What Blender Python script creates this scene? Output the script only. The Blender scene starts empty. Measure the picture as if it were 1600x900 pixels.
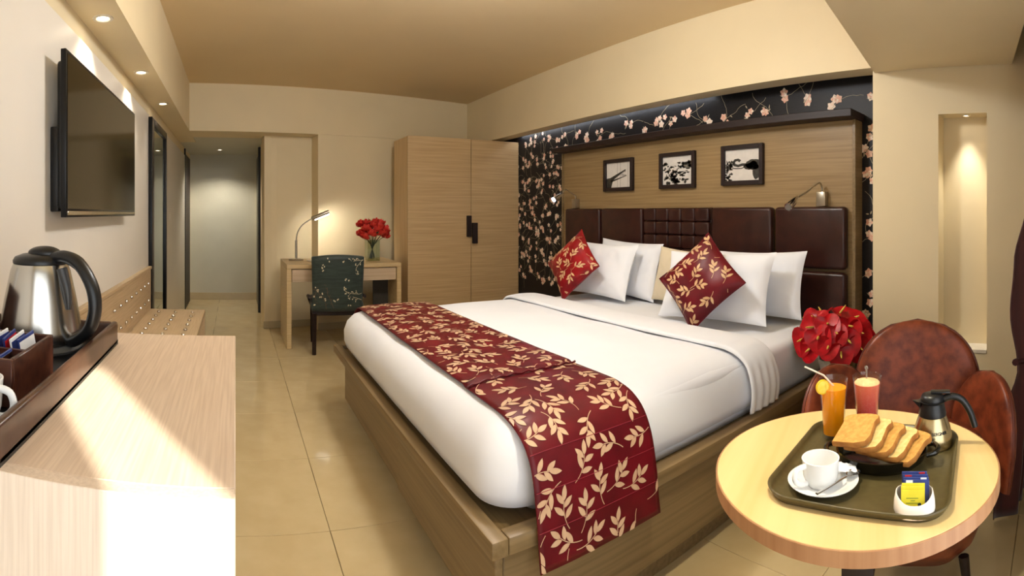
import bpy, bmesh, math, random
from mathutils import Vector, Matrix, noise
random.seed(7)
PI = math.pi
sc = bpy.context.scene
C = sc.collection
# ------------------------------------------------------------------ camera (cylindrical panorama), world, sun, exposure
F, X0, YH, EYE = 820.0, 368.0, 333.0, 1.25          # pixels per radian, pixel of the +Y direction, horizon row, eye height
cam_d = bpy.data.cameras.new('camera'); cam = bpy.data.objects.new('camera', cam_d); C.objects.link(cam)
cam_d.type = 'PANO'; cam_d.panorama_type = 'CENTRAL_CYLINDRICAL'
cam_d.central_cylindrical_range_u_min = -800 / F; cam_d.central_cylindrical_range_u_max = 800 / F
cam_d.central_cylindrical_range_v_min = -(900 - YH) / F; cam_d.central_cylindrical_range_v_max = YH / F
cam_d.central_cylindrical_radius = 1.0
cam_d.lens = 12.2; cam_d.clip_start = 0.01
cam.location = (0, 0, EYE); cam.rotation_euler = (PI / 2, 0, -(800 - X0) / F)
sc.camera = cam
w = bpy.data.worlds.new('World'); sc.world = w; w.use_nodes = True
w.node_tree.nodes['Background'].inputs[0].default_value = (0.75, 0.85, 1.0, 1)
w.node_tree.nodes['Background'].inputs[1].default_value = 1.0
sc.view_settings.view_transform = 'Standard'; sc.view_settings.look = 'None'
sc.view_settings.gamma = 1.0; sc.view_settings.use_curve_mapping = False
sc.view_settings.exposure = -0.12

def light(name, kind, loc, energy, color, target=None, **kw):
    d = bpy.data.lights.new(name, kind); d.energy = energy; d.color = color
    for k, v in kw.items(): setattr(d, k, v)
    o = bpy.data.objects.new(name, d); C.objects.link(o); o.location = loc
    if target is not None:
        o.rotation_euler = (Vector(target) - Vector(loc)).to_track_quat('-Z', 'Y').to_euler()
    return o
WARM = (1.0, 0.90, 0.74); NEUT = (1.0, 0.95, 0.86)
sd = Vector((-0.4985, 0.867, 0)) * math.cos(math.radians(30)) + Vector((0, 0, -math.sin(math.radians(30))))
light('sun', 'SUN', (3, -5, 4), 14.0, (1.0, 0.95, 0.87), target=Vector((3, -5, 4)) + sd, angle=0.02)
# globe lamp added out of frame to fill the room: its light (the lamp itself is built with the other lamps)
light('fill_globe_light', 'POINT', (1.00, 1.95, 2.36), 67, (0.97, 0.975, 1.0), shadow_soft_size=0.125)
# area lamp for daylight spreading from the added sheer curtains of the window behind the camera
light('window_daylight', 'AREA', (0.35, -0.36, 1.10), 23, (0.88, 0.94, 1.0), target=(0.05, 1.61, 1.25), shape='RECTANGLE', size=1.5, size_y=1.6)

# ------------------------------------------------------------------ helpers
def pol(px, r):                       # plan position on the ray of an image column, r metres from the camera foot
    t = (px - X0) / F
    return r * math.sin(t), r * math.cos(t)

def zat(py, r): return EYE - (py - YH) * r / F

def link(o, parent=None):
    C.objects.link(o)
    if parent is not None: o.parent = parent
    return o

def mesh(name, verts, faces, mat=None, parent=None, smooth=False, mats=None, mi=None):
    m = bpy.data.meshes.new(name); m.from_pydata([tuple(v) for v in verts], [], faces); m.update()
    o = link(bpy.data.objects.new(name, m), parent)
    for q in (mats or ([mat] if mat else [])): m.materials.append(q)
    if mi: m.polygons.foreach_set('material_index', mi)
    if smooth: m.polygons.foreach_set('use_smooth', [True] * len(m.polygons))
    return o

def bm_obj(name, bm, mat, parent=None, smooth=False, angle=None):
    bmesh.ops.recalc_face_normals(bm, faces=bm.faces)
    m = bpy.data.meshes.new(name); bm.to_mesh(m); bm.free()
    if mat: m.materials.append(mat)
    if smooth:
        m.polygons.foreach_set('use_smooth', [True] * len(m.polygons))
        if angle: m.set_sharp_from_angle(angle=math.radians(angle))
    return link(bpy.data.objects.new(name, m), parent)

def bm_box(bm, x, y, z, bev=0.0, seg=2):
    r = bmesh.ops.create_cube(bm, size=1.0)
    for v in r['verts']:
        v.co = Vector((x[0] + (v.co.x + .5) * (x[1] - x[0]), y[0] + (v.co.y + .5) * (y[1] - y[0]), z[0] + (v.co.z + .5) * (z[1] - z[0])))
    if bev > 0:
        es = list({e for v in r['verts'] for e in v.link_edges})
        bmesh.ops.bevel(bm, geom=es, offset=bev, segments=seg, affect='EDGES', profile=0.5)

def box(name, x, y, z, mat, parent=None, bev=0.0, seg=2):
    bm = bmesh.new(); bm_box(bm, x, y, z, bev, seg)
    return bm_obj(name, bm, mat, parent, smooth=bev > 0, angle=40 if bev > 0 else None)

def boxes(name, lst, mat, parent=None):
    bm = bmesh.new()
    for b in lst: bm_box(bm, *b)
    return bm_obj(name, bm, mat, parent)

def prism(name, poly, z0, z1, mat, parent=None):
    n = len(poly)
    vs = [(p[0], p[1], z0) for p in poly] + [(p[0], p[1], z1) for p in poly]
    fs = [list(range(n))[::-1], list(range(n, 2 * n))] + [[i, (i + 1) % n, n + (i + 1) % n, n + i] for i in range(n)]
    bm = bmesh.new(); bv = [bm.verts.new(v) for v in vs]
    for f in fs: bm.faces.new([bv[i] for i in f])
    return bm_obj(name, bm, mat, parent)

def lathe(name, prof, mat, parent=None, loc=(0, 0, 0), n=32, sx=1.0, sy=1.0, angle=50):
    bm = bmesh.new(); rings = []
    for r, z in prof:
        if r < 1e-5: rings.append([bm.verts.new((loc[0], loc[1], loc[2] + z))])
        else: rings.append([bm.verts.new((loc[0] + sx * r * math.cos(2 * PI * k / n), loc[1] + sy * r * math.sin(2 * PI * k / n), loc[2] + z)) for k in range(n)])
    for a, b in zip(rings, rings[1:]):
        for k in range(n):
            if len(a) == 1 and len(b) == 1: continue
            if len(a) == 1: bm.faces.new((a[0], b[k], b[(k + 1) % n]))
            elif len(b) == 1: bm.faces.new((a[k], b[0], a[(k + 1) % n]))
            else: bm.faces.new((a[k], a[(k + 1) % n], b[(k + 1) % n], b[k]))
    return bm_obj(name, bm, mat, parent, True, angle)

def smooth_path(pts, k=6):
    P = [Vector(p) for p in pts]; out = []
    for i in range(len(P) - 1):
        p0 = P[max(i - 1, 0)]; p1 = P[i]; p2 = P[i + 1]; p3 = P[min(i + 2, len(P) - 1)]
        for j in range(k):
            t = j / k
            out.append(0.5 * ((2 * p1) + (p2 - p0) * t + (2 * p0 - 5 * p1 + 4 * p2 - p3) * t * t + (3 * p1 - p0 - 3 * p2 + p3) * t ** 3))
    out.append(P[-1]); return out

def bm_tube(bm, pts, r, n=8, flat=1.0, up=None):
    pts = [Vector(p) for p in pts]; m = len(pts)
    R = r if isinstance(r, (list, tuple)) else [r] * m
    if len(R) != m: R = [R[0] + (R[-1] - R[0]) * i / (m - 1) for i in range(m)]
    rings = []; prev = None
    for i, p in enumerate(pts):
        t = (pts[min(i + 1, m - 1)] - pts[max(i - 1, 0)]).normalized()
        if prev is None:
            a = Vector(up) if up else (Vector((0, 0, 1)) if abs(t.z) < .9 else Vector((1, 0, 0)))
        else: a = prev
        u = (a - t * a.dot(t)).normalized(); v = t.cross(u); prev = u
        rings.append([bm.verts.new(p + (u * math.cos(2 * PI * k / n) * flat + v * math.sin(2 * PI * k / n)) * R[i]) for k in range(n)])
    for a, b in zip(rings, rings[1:]):
        for k in range(n): bm.faces.new((a[k], a[(k + 1) % n], b[(k + 1) % n], b[k]))
    bm.faces.new(rings[0][::-1]); bm.faces.new(rings[-1])

def tube(name, pts, r, mat, parent=None, n=8, flat=1.0, up=None):
    bm = bmesh.new(); bm_tube(bm, pts, r, n, flat, up)
    return bm_obj(name, bm, mat, parent, True, 60)

def surf(name, fn, nu, nv, mat, parent=None, cu=False, smooth=True, solid=0.0):
    vs = [fn(i / nu, j / nv) for i in range(nu if cu else nu + 1) for j in range(nv + 1)]
    fs = []
    for i in range(nu):
        for j in range(nv):
            a = i * (nv + 1) + j; b = ((i + 1) % nu if cu else i + 1) * (nv + 1) + j
            fs.append((a, b, b + 1, a + 1))
    o = mesh(name, vs, fs, mat, parent, smooth)
    if solid:
        s = o.modifiers.new('solid', 'SOLIDIFY'); s.thickness = solid; s.offset = -1
    return o

def thing(name, label, cat, loc=(0, 0, 0), rz=0.0, group=None, rot=None):
    o = link(bpy.data.objects.new(name, None)); o.empty_display_size = 0.05
    o.location = loc; o.rotation_euler = rot or (0, 0, rz)
    return tag(o, label, cat, group)

def tag(o, label, cat, group=None):
    o['label'] = label; o['category'] = cat
    if group: o['group'] = group
    return o

def struct(o, label=None):
    o['kind'] = 'structure'
    if label: o['label'] = label
    return o

def copy_tree(o, parent=None):
    c = o.copy(); C.objects.link(c); c.parent = parent
    for ch in list(o.children): copy_tree(ch, c)
    return c

# ------------------------------------------------------------------ materials
MATS = {}
def lin(c): return tuple(((x / 255) / 12.92 if x / 255 <= .04045 else ((x / 255 + .055) / 1.055) ** 2.4) for x in c) + (1,)
def mat(name, rgb, rough=.5, metal=0., var=.06, scale=20., bump=0., bscale=60., stretch=(1, 1, 1), rgb2=None, coat=0., trans=0., sheen=0., ior=1.45, emit=None, estr=0., detail=4., spec=None, ramp=(.35, .65)):
    m = bpy.data.materials.new(name); m.use_nodes = True; nt = m.node_tree; N = nt.nodes; L = nt.links
    b = N['Principled BSDF']
    b.inputs['Roughness'].default_value = rough; b.inputs['Metallic'].default_value = metal; b.inputs['IOR'].default_value = ior
    b.inputs['Coat Weight'].default_value = coat; b.inputs['Coat Roughness'].default_value = .1
    b.inputs['Transmission Weight'].default_value = trans; b.inputs['Sheen Weight'].default_value = sheen
    if spec is not None: b.inputs['Specular IOR Level'].default_value = spec
    if emit: b.inputs['Emission Color'].default_value = lin(emit); b.inputs['Emission Strength'].default_value = estr
    c1 = lin(rgb); c2 = lin(rgb2) if rgb2 else tuple(min(1, x * (1 - var * 2)) for x in c1[:3]) + (1,)
    tc = N.new('ShaderNodeTexCoord'); mp = N.new('ShaderNodeMapping'); mp.inputs['Scale'].default_value = stretch
    L.new(tc.outputs['Object'], mp.inputs['Vector'])
    nz = N.new('ShaderNodeTexNoise'); nz.inputs['Scale'].default_value = scale; nz.inputs['Detail'].default_value = detail
    L.new(mp.outputs['Vector'], nz.inputs['Vector'])
    cr = N.new('ShaderNodeValToRGB'); cr.color_ramp.elements[0].position = ramp[0]; cr.color_ramp.elements[1].position = ramp[1]
    cr.color_ramp.elements[0].color = c2; cr.color_ramp.elements[1].color = c1
    L.new(nz.outputs['Fac'], cr.inputs['Fac']); L.new(cr.outputs['Color'], b.inputs['Base Color'])
    if bump:
        n2 = N.new('ShaderNodeTexNoise'); n2.inputs['Scale'].default_value = bscale; n2.inputs['Detail'].default_value = 3
        L.new(mp.outputs['Vector'], n2.inputs['Vector'])
        bp = N.new('ShaderNodeBump'); bp.inputs['Strength'].default_value = bump; bp.inputs['Distance'].default_value = .004
        L.new(n2.outputs['Fac'], bp.inputs['Height']); L.new(bp.outputs['Normal'], b.inputs['Normal'])
    MATS[name] = m; return m

def wood(name, c1, c2, grain, rough=.4, fine=90., coat=0.):     # grain: axis index along which the fibres run
    s = [1., 1., 1.]; s[grain] = .025
    return mat(name, c1, rough, rgb2=c2, scale=fine, stretch=tuple(s), bump=.08, bscale=fine * 1.4, detail=6, coat=coat, ramp=(.32, .62))

m_wall = mat('cream_paint', (229, 212, 174), .55, var=.015, scale=3, bump=.02, bscale=120)
m_wallL = mat('pale_paint', (224, 218, 208), .38, var=.015, scale=3, bump=.02, bscale=120)
m_ceil = mat('ceiling_paint', (226, 203, 160), .8, var=.015, scale=2)
m_grey = mat('corridor_paint', (208, 205, 188), .6, var=.02, scale=4, bump=.05, bscale=200)
m_paper = mat('wallpaper_dark', (26, 24, 27), .45, var=.2, scale=260, stretch=(1, .1, 1), bump=.15, bscale=300, spec=.35)
m_tile = mat('polished_tile', (204, 184, 142), .09, rgb2=(196, 175, 132), scale=6, spec=.5)
m_grout = mat('grout', (150, 130, 96), .8)
m_skirt = mat('skirting_tile', (196, 180, 146), .25, var=.03, scale=8)
w_oakY = wood('pale_oak_y', (216, 194, 170), (200, 176, 152), 1, .42, 240)
w_oakZ = wood('pale_oak_z', (222, 202, 180), (208, 187, 165), 2, .42, 240)
w_benY = wood('bench_oak_y', (192, 168, 134), (174, 148, 112), 1, .42, 200)
w_bedY = wood('bed_oak_y', (132, 110, 76), (114, 93, 61), 1, .4, 60)
w_bedX = wood('bed_oak_x', (132, 110, 76), (114, 93, 61), 0, .4, 60)
w_hbY = wood('headboard_oak', (152, 127, 89), (133, 108, 71), 1, .45, 70)
w_warX = wood('wardrobe_oak', (200, 170, 126), (180, 150, 106), 0, .38, 70)
w_warY = wood('wardrobe_side_oak', (216, 186, 138), (198, 166, 118), 2, .38, 70)
w_desk = wood('desk_oak', (210, 184, 138), (190, 162, 116), 0, .32, 60)
w_table = wood('table_maple', (228, 200, 142), (214, 180, 116), 0, .3, 14, coat=.2)
w_band = wood('table_band', (178, 132, 92), (160, 112, 74), 2, .45, 40)
w_dark = wood('dark_walnut', (36, 21, 18), (25, 14, 12), 1, .5, 60)
w_mahog = wood('mahogany', (78, 42, 28), (48, 24, 18), 0, .35, 60)
m_black = mat('black_plastic', (22, 22, 23), .35, var=.1)
m_blackm = mat('black_metal', (24, 25, 27), .3, .4, var=.1)
m_screen = mat('screen_glass', (26, 23, 12), .12, var=.02, scale=1, spec=.7)
m_steel = mat('brushed_steel', (200, 196, 188), .22, 1., var=.05, scale=8, stretch=(1, 1, .2))
m_chrome = mat('chrome', (215, 212, 206), .12, 1., var=.01)
m_nickel = mat('satin_nickel', (186, 178, 162), .3, 1., var=.03)
m_mirror = mat('mirror_glass', (190, 200, 192), .02, 1., var=.0)
m_leath = mat('brown_leather', (58, 28, 22), .3, rgb2=(45, 21, 17), scale=14, bump=.12, bscale=220, spec=.5)
m_tan = mat('cognac_leather', (138, 66, 38), .36, rgb2=(98, 42, 24), scale=22, bump=.12, bscale=200, detail=8, spec=.45)
m_pipe = mat('leather_piping', (104, 48, 32), .4, var=.05)
m_linen = mat('white_linen', (238, 240, 246), .8, var=.012, scale=5, bump=.10, bscale=14, stretch=(1, 1, 1), sheen=.1)
m_linen_shade = mat('shaded_linen', (226, 212, 184), .8, var=.02, scale=5, bump=.1, bscale=14)  # warm shade behind the right cushion, mixed into the white linen's colour
m_satin = mat('crimson_satin', (106, 10, 24), .42, rgb2=(84, 6, 17), scale=9, bump=.05, bscale=400, spec=.35)
m_leaf = mat('gold_thread', (208, 174, 142), .5, rgb2=(198, 160, 128), scale=40)
m_leafr = mat('gold_thread_warm', (212, 174, 132), .5, rgb2=(200, 156, 112), scale=40)
m_satin2 = mat('scarlet_satin', (150, 16, 24), .35, rgb2=(112, 10, 18), scale=9, spec=.4)
m_green = mat('teal_brocade', (50, 64, 58), .5, rgb2=(34, 46, 44), scale=60, stretch=(.1, 1, 1), sheen=.2)
m_bloss = mat('ivory_thread', (226, 214, 178), .6)
m_twig = mat('brown_thread', (112, 84, 60), .6)
m_petal = mat('pink_petal_print', (240, 210, 186), .6, rgb2=(248, 236, 220), scale=90)
m_petal2 = mat('rose_petal_print', (224, 164, 138), .6, rgb2=(240, 204, 180), scale=90)
m_stem = mat('twig_print', (186, 172, 142), .6)
m_drape = mat('maroon_drape', (84, 34, 32), .7, rgb2=(62, 22, 22), scale=30, stretch=(1, 1, .05), sheen=.3)
m_white = mat('white_ceramic', (238, 238, 236), .12, var=.01, spec=.6)
m_ivory = mat('ivory_ceramic', (236, 226, 214), .2, var=.02)
m_red = mat('red_petal', (190, 8, 24), .35, rgb2=(150, 4, 16), scale=30, spec=.35)
m_rose = mat('coral_rose', (232, 74, 58), .55, rgb2=(204, 40, 36), scale=40)
m_yel = mat('yellow_spadix', (228, 196, 90), .5)
m_leafg = mat('dark_green_leaf', (42, 62, 30), .45, rgb2=(28, 44, 20), scale=20)
m_tray = mat('olive_tray', (86, 76, 46), .34, rgb2=(78, 68, 40), scale=60, spec=.5)
m_iron = mat('black_glaze', (24, 20, 12), .15, var=.1, spec=.6)
m_crust = mat('bread_crust', (176, 118, 50), .8, rgb2=(146, 90, 34), scale=40, bump=.2, bscale=150)
m_crumb = mat('bread_crumb', (204, 158, 82), .85, rgb2=(186, 136, 64), scale=110, bump=.4, bscale=260)
m_toast = mat('bread_pale_crumb', (226, 198, 136), .85, rgb2=(212, 178, 108), scale=110, bump=.4, bscale=260)
m_paperw = mat('white_paper', (236, 236, 236), .7)
m_blue = mat('blue_sachet', (44, 62, 128), .4, rgb2=(36, 50, 108), scale=40)
m_yellow = mat('yellow_sachet', (226, 214, 50), .5, rgb2=(216, 200, 40), scale=40)
m_redp = mat('red_sachet', (186, 28, 32), .4)
m_ink = mat('dark_ink', (40, 44, 40), .6)
m_grass = mat('sachet_print', (120, 132, 40), .6)
m_glow = mat('lamp_glow', (255, 240, 214), .5, emit=(255, 236, 206), estr=14)
m_glowc = mat('cool_led', (235, 242, 255), .5, emit=(236, 242, 255), estr=14)
m_trimw = mat('white_trim', (230, 222, 204), .4)
m_photo = mat('photo_white', (214, 208, 200), .5, var=.03, scale=30)
m_photog = mat('photo_grey', (120, 114, 104), .5, rgb2=(84, 80, 72), scale=50)
m_photod = mat('photo_dark', (40, 37, 33), .5, rgb2=(62, 58, 50), scale=60)
m_dkgrey = mat('charcoal_panel', (66, 62, 56), .5)
m_lemon = mat('lemon_rind', (240, 196, 20), .4)
m_lemonf = mat('lemon_flesh', (248, 220, 90), .35, rgb2=(240, 206, 60), scale=120)
m_clearp = mat('clear_plastic', (224, 220, 212), .08, trans=.8, ior=1.3)
m_concrete = mat('outside_ground', (150, 146, 138), .9)
def glass_mat(name, rgb, rough=0.0, tr=.85):
    m = bpy.data.materials.new(name); m.use_nodes = True; N = m.node_tree.nodes; L = m.node_tree.links
    N.remove(N['Principled BSDF']); out = N['Material Output']
    t = N.new('ShaderNodeBsdfTransparent'); t.inputs[0].default_value = lin(rgb)
    g = N.new('ShaderNodeBsdfGlossy'); g.inputs['Roughness'].default_value = .03
    lw = N.new('ShaderNodeLayerWeight'); lw.inputs['Blend'].default_value = .5
    pw = N.new('ShaderNodeMath'); pw.operation = 'POWER'; pw.inputs[1].default_value = 4.; L.new(lw.outputs['Facing'], pw.inputs[0])
    fr = N.new('ShaderNodeMath'); fr.operation = 'MULTIPLY_ADD'; fr.inputs[1].default_value = .6; fr.inputs[2].default_value = .03; L.new(pw.outputs[0], fr.inputs[0])
    mx = N.new('ShaderNodeMixShader'); L.new(fr.outputs[0], mx.inputs[0]); L.new(t.outputs[0], mx.inputs[1]); L.new(g.outputs[0], mx.inputs[2])
    L.new(mx.outputs[0], out.inputs['Surface']); MATS[name] = m; return m
m_glass = glass_mat('clear_glass', (252, 254, 253))
m_vglass = glass_mat('vase_glass', (238, 242, 232))
def juice_mat(name, stops, z0, z1, dots=0.):
    m = mat(name, (255, 255, 255), .15, spec=.5); N = m.node_tree.nodes; L = m.node_tree.links; b = N['Principled BSDF']
    b.inputs['Subsurface Weight'].default_value = .25; b.inputs['Subsurface Radius'].default_value = (.02, .008, .004)
    tc = N.new('ShaderNodeTexCoord'); sp = N.new('ShaderNodeSeparateXYZ'); L.new(tc.outputs['Object'], sp.inputs[0])
    mr = N.new('ShaderNodeMapRange'); mr.inputs[1].default_value = z0; mr.inputs[2].default_value = z1; L.new(sp.outputs['Z'], mr.inputs[0])
    cr = N.new('ShaderNodeValToRGB'); e = cr.color_ramp.elements
    while len(e) < len(stops): e.new(.5)
    for k, (p, c) in enumerate(stops): e[k].position = p; e[k].color = lin(c)
    L.new(mr.outputs[0], cr.inputs[0]); src = cr.outputs[0]
    if dots:
        vz = N.new('ShaderNodeTexVoronoi'); vz.inputs['Scale'].default_value = 420; L.new(tc.outputs['Object'], vz.inputs['Vector'])
        lt = N.new('ShaderNodeMath'); lt.operation = 'LESS_THAN'; lt.inputs[1].default_value = .22; L.new(vz.outputs['Distance'], lt.inputs[0])
        ml = N.new('ShaderNodeMath'); ml.operation = 'MULTIPLY'; ml.inputs[1].default_value = dots; L.new(lt.outputs[0], ml.inputs[0])
        mx = N.new('ShaderNodeMixRGB'); L.new(ml.outputs[0], mx.inputs[0]); L.new(src, mx.inputs[1]); mx.inputs[2].default_value = lin((250, 190, 180)); src = mx.outputs[0]
    L.new(src, b.inputs['Base Color']); return m
m_oj = juice_mat('orange_juice', [(0, (255, 158, 10)), (1, (255, 150, 14))], 0, .12)
m_rj = juice_mat('red_fizz', [(0, (150, 8, 22)), (.25, (206, 26, 40)), (.42, (222, 84, 80)), (1, (240, 120, 92))], 0, .13, .6)
def sheer_mat():
    m = bpy.data.materials.new('sheer_cloth'); m.use_nodes = True; N = m.node_tree.nodes; L = m.node_tree.links
    N.remove(N['Principled BSDF']); out = N['Material Output']
    t = N.new('ShaderNodeBsdfTranslucent'); d = N.new('ShaderNodeBsdfDiffuse')
    t.inputs[0].default_value = (.5, .5, .5, 1); d.inputs[0].default_value = (.7, .7, .68, 1)
    mx = N.new('ShaderNodeMixShader'); mx.inputs[0].default_value = .75; L.new(t.outputs[0], mx.inputs[1]); L.new(d.outputs[0], mx.inputs[2])
    L.new(mx.outputs[0], out.inputs['Surface']); return m
m_sheer = sheer_mat()

# ------------------------------------------------------------------ the room
XL, XW, XF, ZC, ZS = -0.66, 2.95, 2.74, 2.58, 2.09
floor = struct(box('floor', (-0.95, 3.3), (-1.2, 7.9), (-0.12, -0.006), m_grout))
TX, TY = 0.60, 0.62
tile_me = None
for i in range(-3, 5):
    for j in range(-6, 10):
        x0 = .37 + i * TX; y0 = 2.03 + j * TY
        if x0 > 2.9 or y0 > 7.6 or (y0 > 5.9 and x0 > .5): continue
        if tile_me is None:
            o = box('tile', (.001, TX - .001), (.001, TY - .001), (-.012, 0), m_tile, floor, .0012, 1); tile_me = o.data
        else: o = link(bpy.data.objects.new('tile', tile_me), floor)
        o.location = (x0, y0, 0)
struct(box('ceiling', (-0.95, 3.3), (-1.2, 6.6), (ZC, ZC + .1), m_ceil))
wl = struct(box('wall_left', (-0.85, XL), (-1.1, 7.7), (0, 2.7), m_wall))
box('wall_panel', (XL, XL + .018), (-0.9, 6.62), (0, 1.985), m_wallL, wl, .004, 2)
struct(box('ceiling_soffit', (-0.75, -0.47), (-1.0, 6.2), (ZS, 2.66), m_wall), 'long cream boxed soffit with downlights above the television')
# back wall, turned a little in plan
ANG = math.atan2(.46, 3.21); bx0 = Vector((-.47, 5.34, 0))
wb = struct(boxes('wall_back', [((-.16, 3.75), (0, .45), (ZS + .002, 2.66)), ((1.361, 3.75), (0, .45), (0, ZS))], m_wall))
wb.location = bx0; wb.rotation_euler = (0, 0, ANG)
wr = struct(boxes('wall_recess', [((.825, 1.37), (.235, .40), (0, ZS))], m_wall)); wr.location = bx0; wr.rotation_euler = (0, 0, ANG)
bb = struct(box('baseboard_recess', (.815, 1.36), (.222, .235), (0, .075), m_skirt, None, .002, 1)); bb.location = bx0; bb.rotation_euler = (0, 0, ANG)
bb2 = struct(box('baseboard_back', (1.361, 3.3), (-.012, 0), (0, .075), m_skirt, None, .002, 1)); bb2.location = bx0; bb2.rotation_euler = (0, 0, ANG)
struct(box('wall_corridor', (.315, .45), (5.70, 7.7), (0, 2.66), m_wall))
struct(box('wall_end', (-.85, .45), (7.6, 7.75), (0, 2.66), m_grey))
struct(box('baseboard_end', (-.70, .315), (7.585, 7.6), (0, .10), m_skirt, None, .002, 1))
struct(box('ceiling_corridor', (-.80, .45), (5.62, 7.7), (ZS + .005, 2.2), m_grey))
d1 = struct(box('door_1', (.300, .318), (6.66, 7.5), (0, 2.02), m_blackm, None, .003, 1), 'dark door set in the right wall of the corridor')
box('frame', (.285, .318), (6.58, 6.66), (0, 2.08), m_black, d1, .003, 1)
d2 = struct(box('door_2', (XL - .01, XL + .012), (6.75, 7.45), (0, 2.02), w_dark, None, .003, 1), 'dark door edge on the left side of the corridor')
box('frame', (XL - .01, XL + .02), (6.70, 6.75), (0, 2.08), m_black, d2, .003, 1)
# bed wall, fascia and pillar
wbed = struct(box('wall_bed', (XW, XW + .12), (1.0, 6.2), (0, 2.66), m_paper))
struct(boxes('wall_fascia', [((XF, 2.885), (1.0, 6.2), (2.06, 2.66))], m_wall))
NY0, NY1, NZ0, NZ1 = .384, .646, .51, 1.78
struct(boxes('wall_right', [((XF, 3.07), (-.5, NY0), (0, 2.66)), ((XF, 3.07), (NY1, 1.02), (0, 2.66)), ((XF, 3.07), (NY0, NY1), (NZ1, 2.66)),
                            ((XF, 3.07), (NY0, NY1), (0, NZ0)), ((XF + .13, 3.07), (NY0, NY1), (NZ0, NZ1))], m_wall))
struct(box('trim_1', (XF - .006, XF + .13), (NY0 + .001, NY1 - .001), (NZ0 - .0, NZ0 + .02), m_trimw, None, .002, 1), 'white sill at the foot of the lit wall niche')
struct(prism('ceiling_drop', [(2.735, 1.01), (2.735, .25), (-.469, -.316), (-.469, .444)], 2.03, 2.66, m_wall), 'dropped ceiling box beside the window')
# window wall behind the camera
WA = math.atan2(-.1736, -.9848)
def winmesh(name, lst, m):
    o = boxes(name, lst, m); o.location = (2.74, 0, 0); o.rotation_euler = (0, 0, WA); return o
U0, U1, VZ0, VZ1 = .75, 3.15, .12, 2.0
struct(winmesh('wall_window', [((-.4, U0), (.06, .2), (0, 2.66)), ((U1, 3.9), (.06, .2), (0, 2.66)), ((U0, U1), (.06, .2), (VZ1, 2.66)), ((U0, U1), (.06, .2), (0, VZ0))], m_wall))
win = struct(winmesh('window_1', [((U0, U1), (.08, .14), (VZ0, VZ0 + .05)), ((U0, U1), (.08, .14), (VZ1 - .05, VZ1)), ((U0, U0 + .05), (.08, .14), (VZ0, VZ1)), ((U1 - .05, U1), (.08, .14), (VZ0, VZ1)),
                        ((1.50, 1.55), (.08, .14), (VZ0, VZ1)), ((2.42, 2.47), (.08, .14), (VZ0, VZ1))], m_trimw))
for a, b in ((U0 + .05, 1.50), (1.55, 2.42), (2.47, U1 - .05)):
    box('pane', (a, b), (.105, .111), (VZ0 + .05, VZ1 - .05), m_glass, win)
struct(box('ground_outside', (-12, 14), (-16, -1.25), (-.3, -.2), m_concrete))
def sheer(u0, u1, label):  # unseen sheers added to spread daylight and leave the sun a slit
    def fn(a, b):
        u = u0 + (u1 - u0) * a
        return (u, .02 + .014 * math.sin(u * 75) * (.6 + .4 * b), .03 + b * 2.1)
    o = surf('added_sheer_curtain', fn, 160, 6, m_sheer, solid=.002); o.location = (2.74, 0, 0); o.rotation_euler = (0, 0, WA)
    tag(o, label, 'curtain', 'added sheers behind the camera')
sheer(.62, 2.234, 'added unseen white sheer curtain on the right half of the window')
sheer(2.350, 3.25, 'added unseen white sheer curtain on the left half of the window')

# ------------------------------------------------------------------ wallpaper print
class Print:
    def __init__(s, fn, inside=None): s.fn = fn; s.inside = inside; s.v = []; s.f = []; s.mi = []
    def add(s, pts2, faces, mi):
        k = len(s.v); s.v += [s.fn(*p) for p in pts2]; s.f += [tuple(k + i for i in f) for f in faces]; s.mi += [mi] * len(faces)
    def leaf(s, x, y, a, L, W, mi, n=5, bend=0.):
        ca, sa = math.cos(a), math.sin(a); P = []
        if s.inside and not s.inside(x + ca * L * .5, y + sa * L * .5): return
        for i in range(n + 1):
            t = i / n; h = W * math.sin(PI * t) ** .8 * (1.15 - .3 * t); lx = L * t; b = bend * L * t * t
            for q in ((h,), (-h,)): P.append((x + lx * ca - (q[0] + b) * sa, y + lx * sa + (q[0] + b) * ca))
        s.add(P, [(2 * i, 2 * i + 1, 2 * i + 3, 2 * i + 2) for i in range(n)], mi)
    def stroke(s, pts, wd, mi):
        P = []
        if s.inside: pts = [p for p in pts if s.inside(*p)]
        if len(pts) < 2: return
        for i, p in enumerate(pts):
            q = pts[min(i + 1, len(pts) - 1)]; r = pts[max(i - 1, 0)]
            d = math.atan2(q[1] - r[1], q[0] - r[0]) + PI / 2
            P += [(p[0] + math.cos(d) * wd, p[1] + math.sin(d) * wd), (p[0] - math.cos(d) * wd, p[1] - math.sin(d) * wd)]
        s.add(P, [(2 * i, 2 * i + 1, 2 * i + 3, 2 * i + 2) for i in range(len(pts) - 1)], mi)
    def flower(s, x, y, R, mi, mc):
        a0 = random.random() * 6
        for k in range(5): s.leaf(x, y, a0 + k * 1.2566, R, R * .42, mi if k % 2 else mc, 3)
    def build(s, name, mats, parent):
        return mesh(name, s.v, s.f, parent=parent, mats=mats, mi=s.mi)
wp = Print(lambda y, z: (XW - .0015 - random.random() * .0006, y, z))
def cluster(y, z, k):
    n = random.randint(2, 4)
    for _ in range(n):
        wp.flower(y + random.gauss(0, .022), z + random.gauss(0, .022), random.uniform(.020, .028) * k, random.choice((0, 0, 1)), random.choice((0, 1)))
    for _ in range(3):
        wp.leaf(y + random.gauss(0, .015), z + random.gauss(0, .015), random.random() * 6.28, random.uniform(.02, .035) * k, .004, 2, 3)
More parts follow.
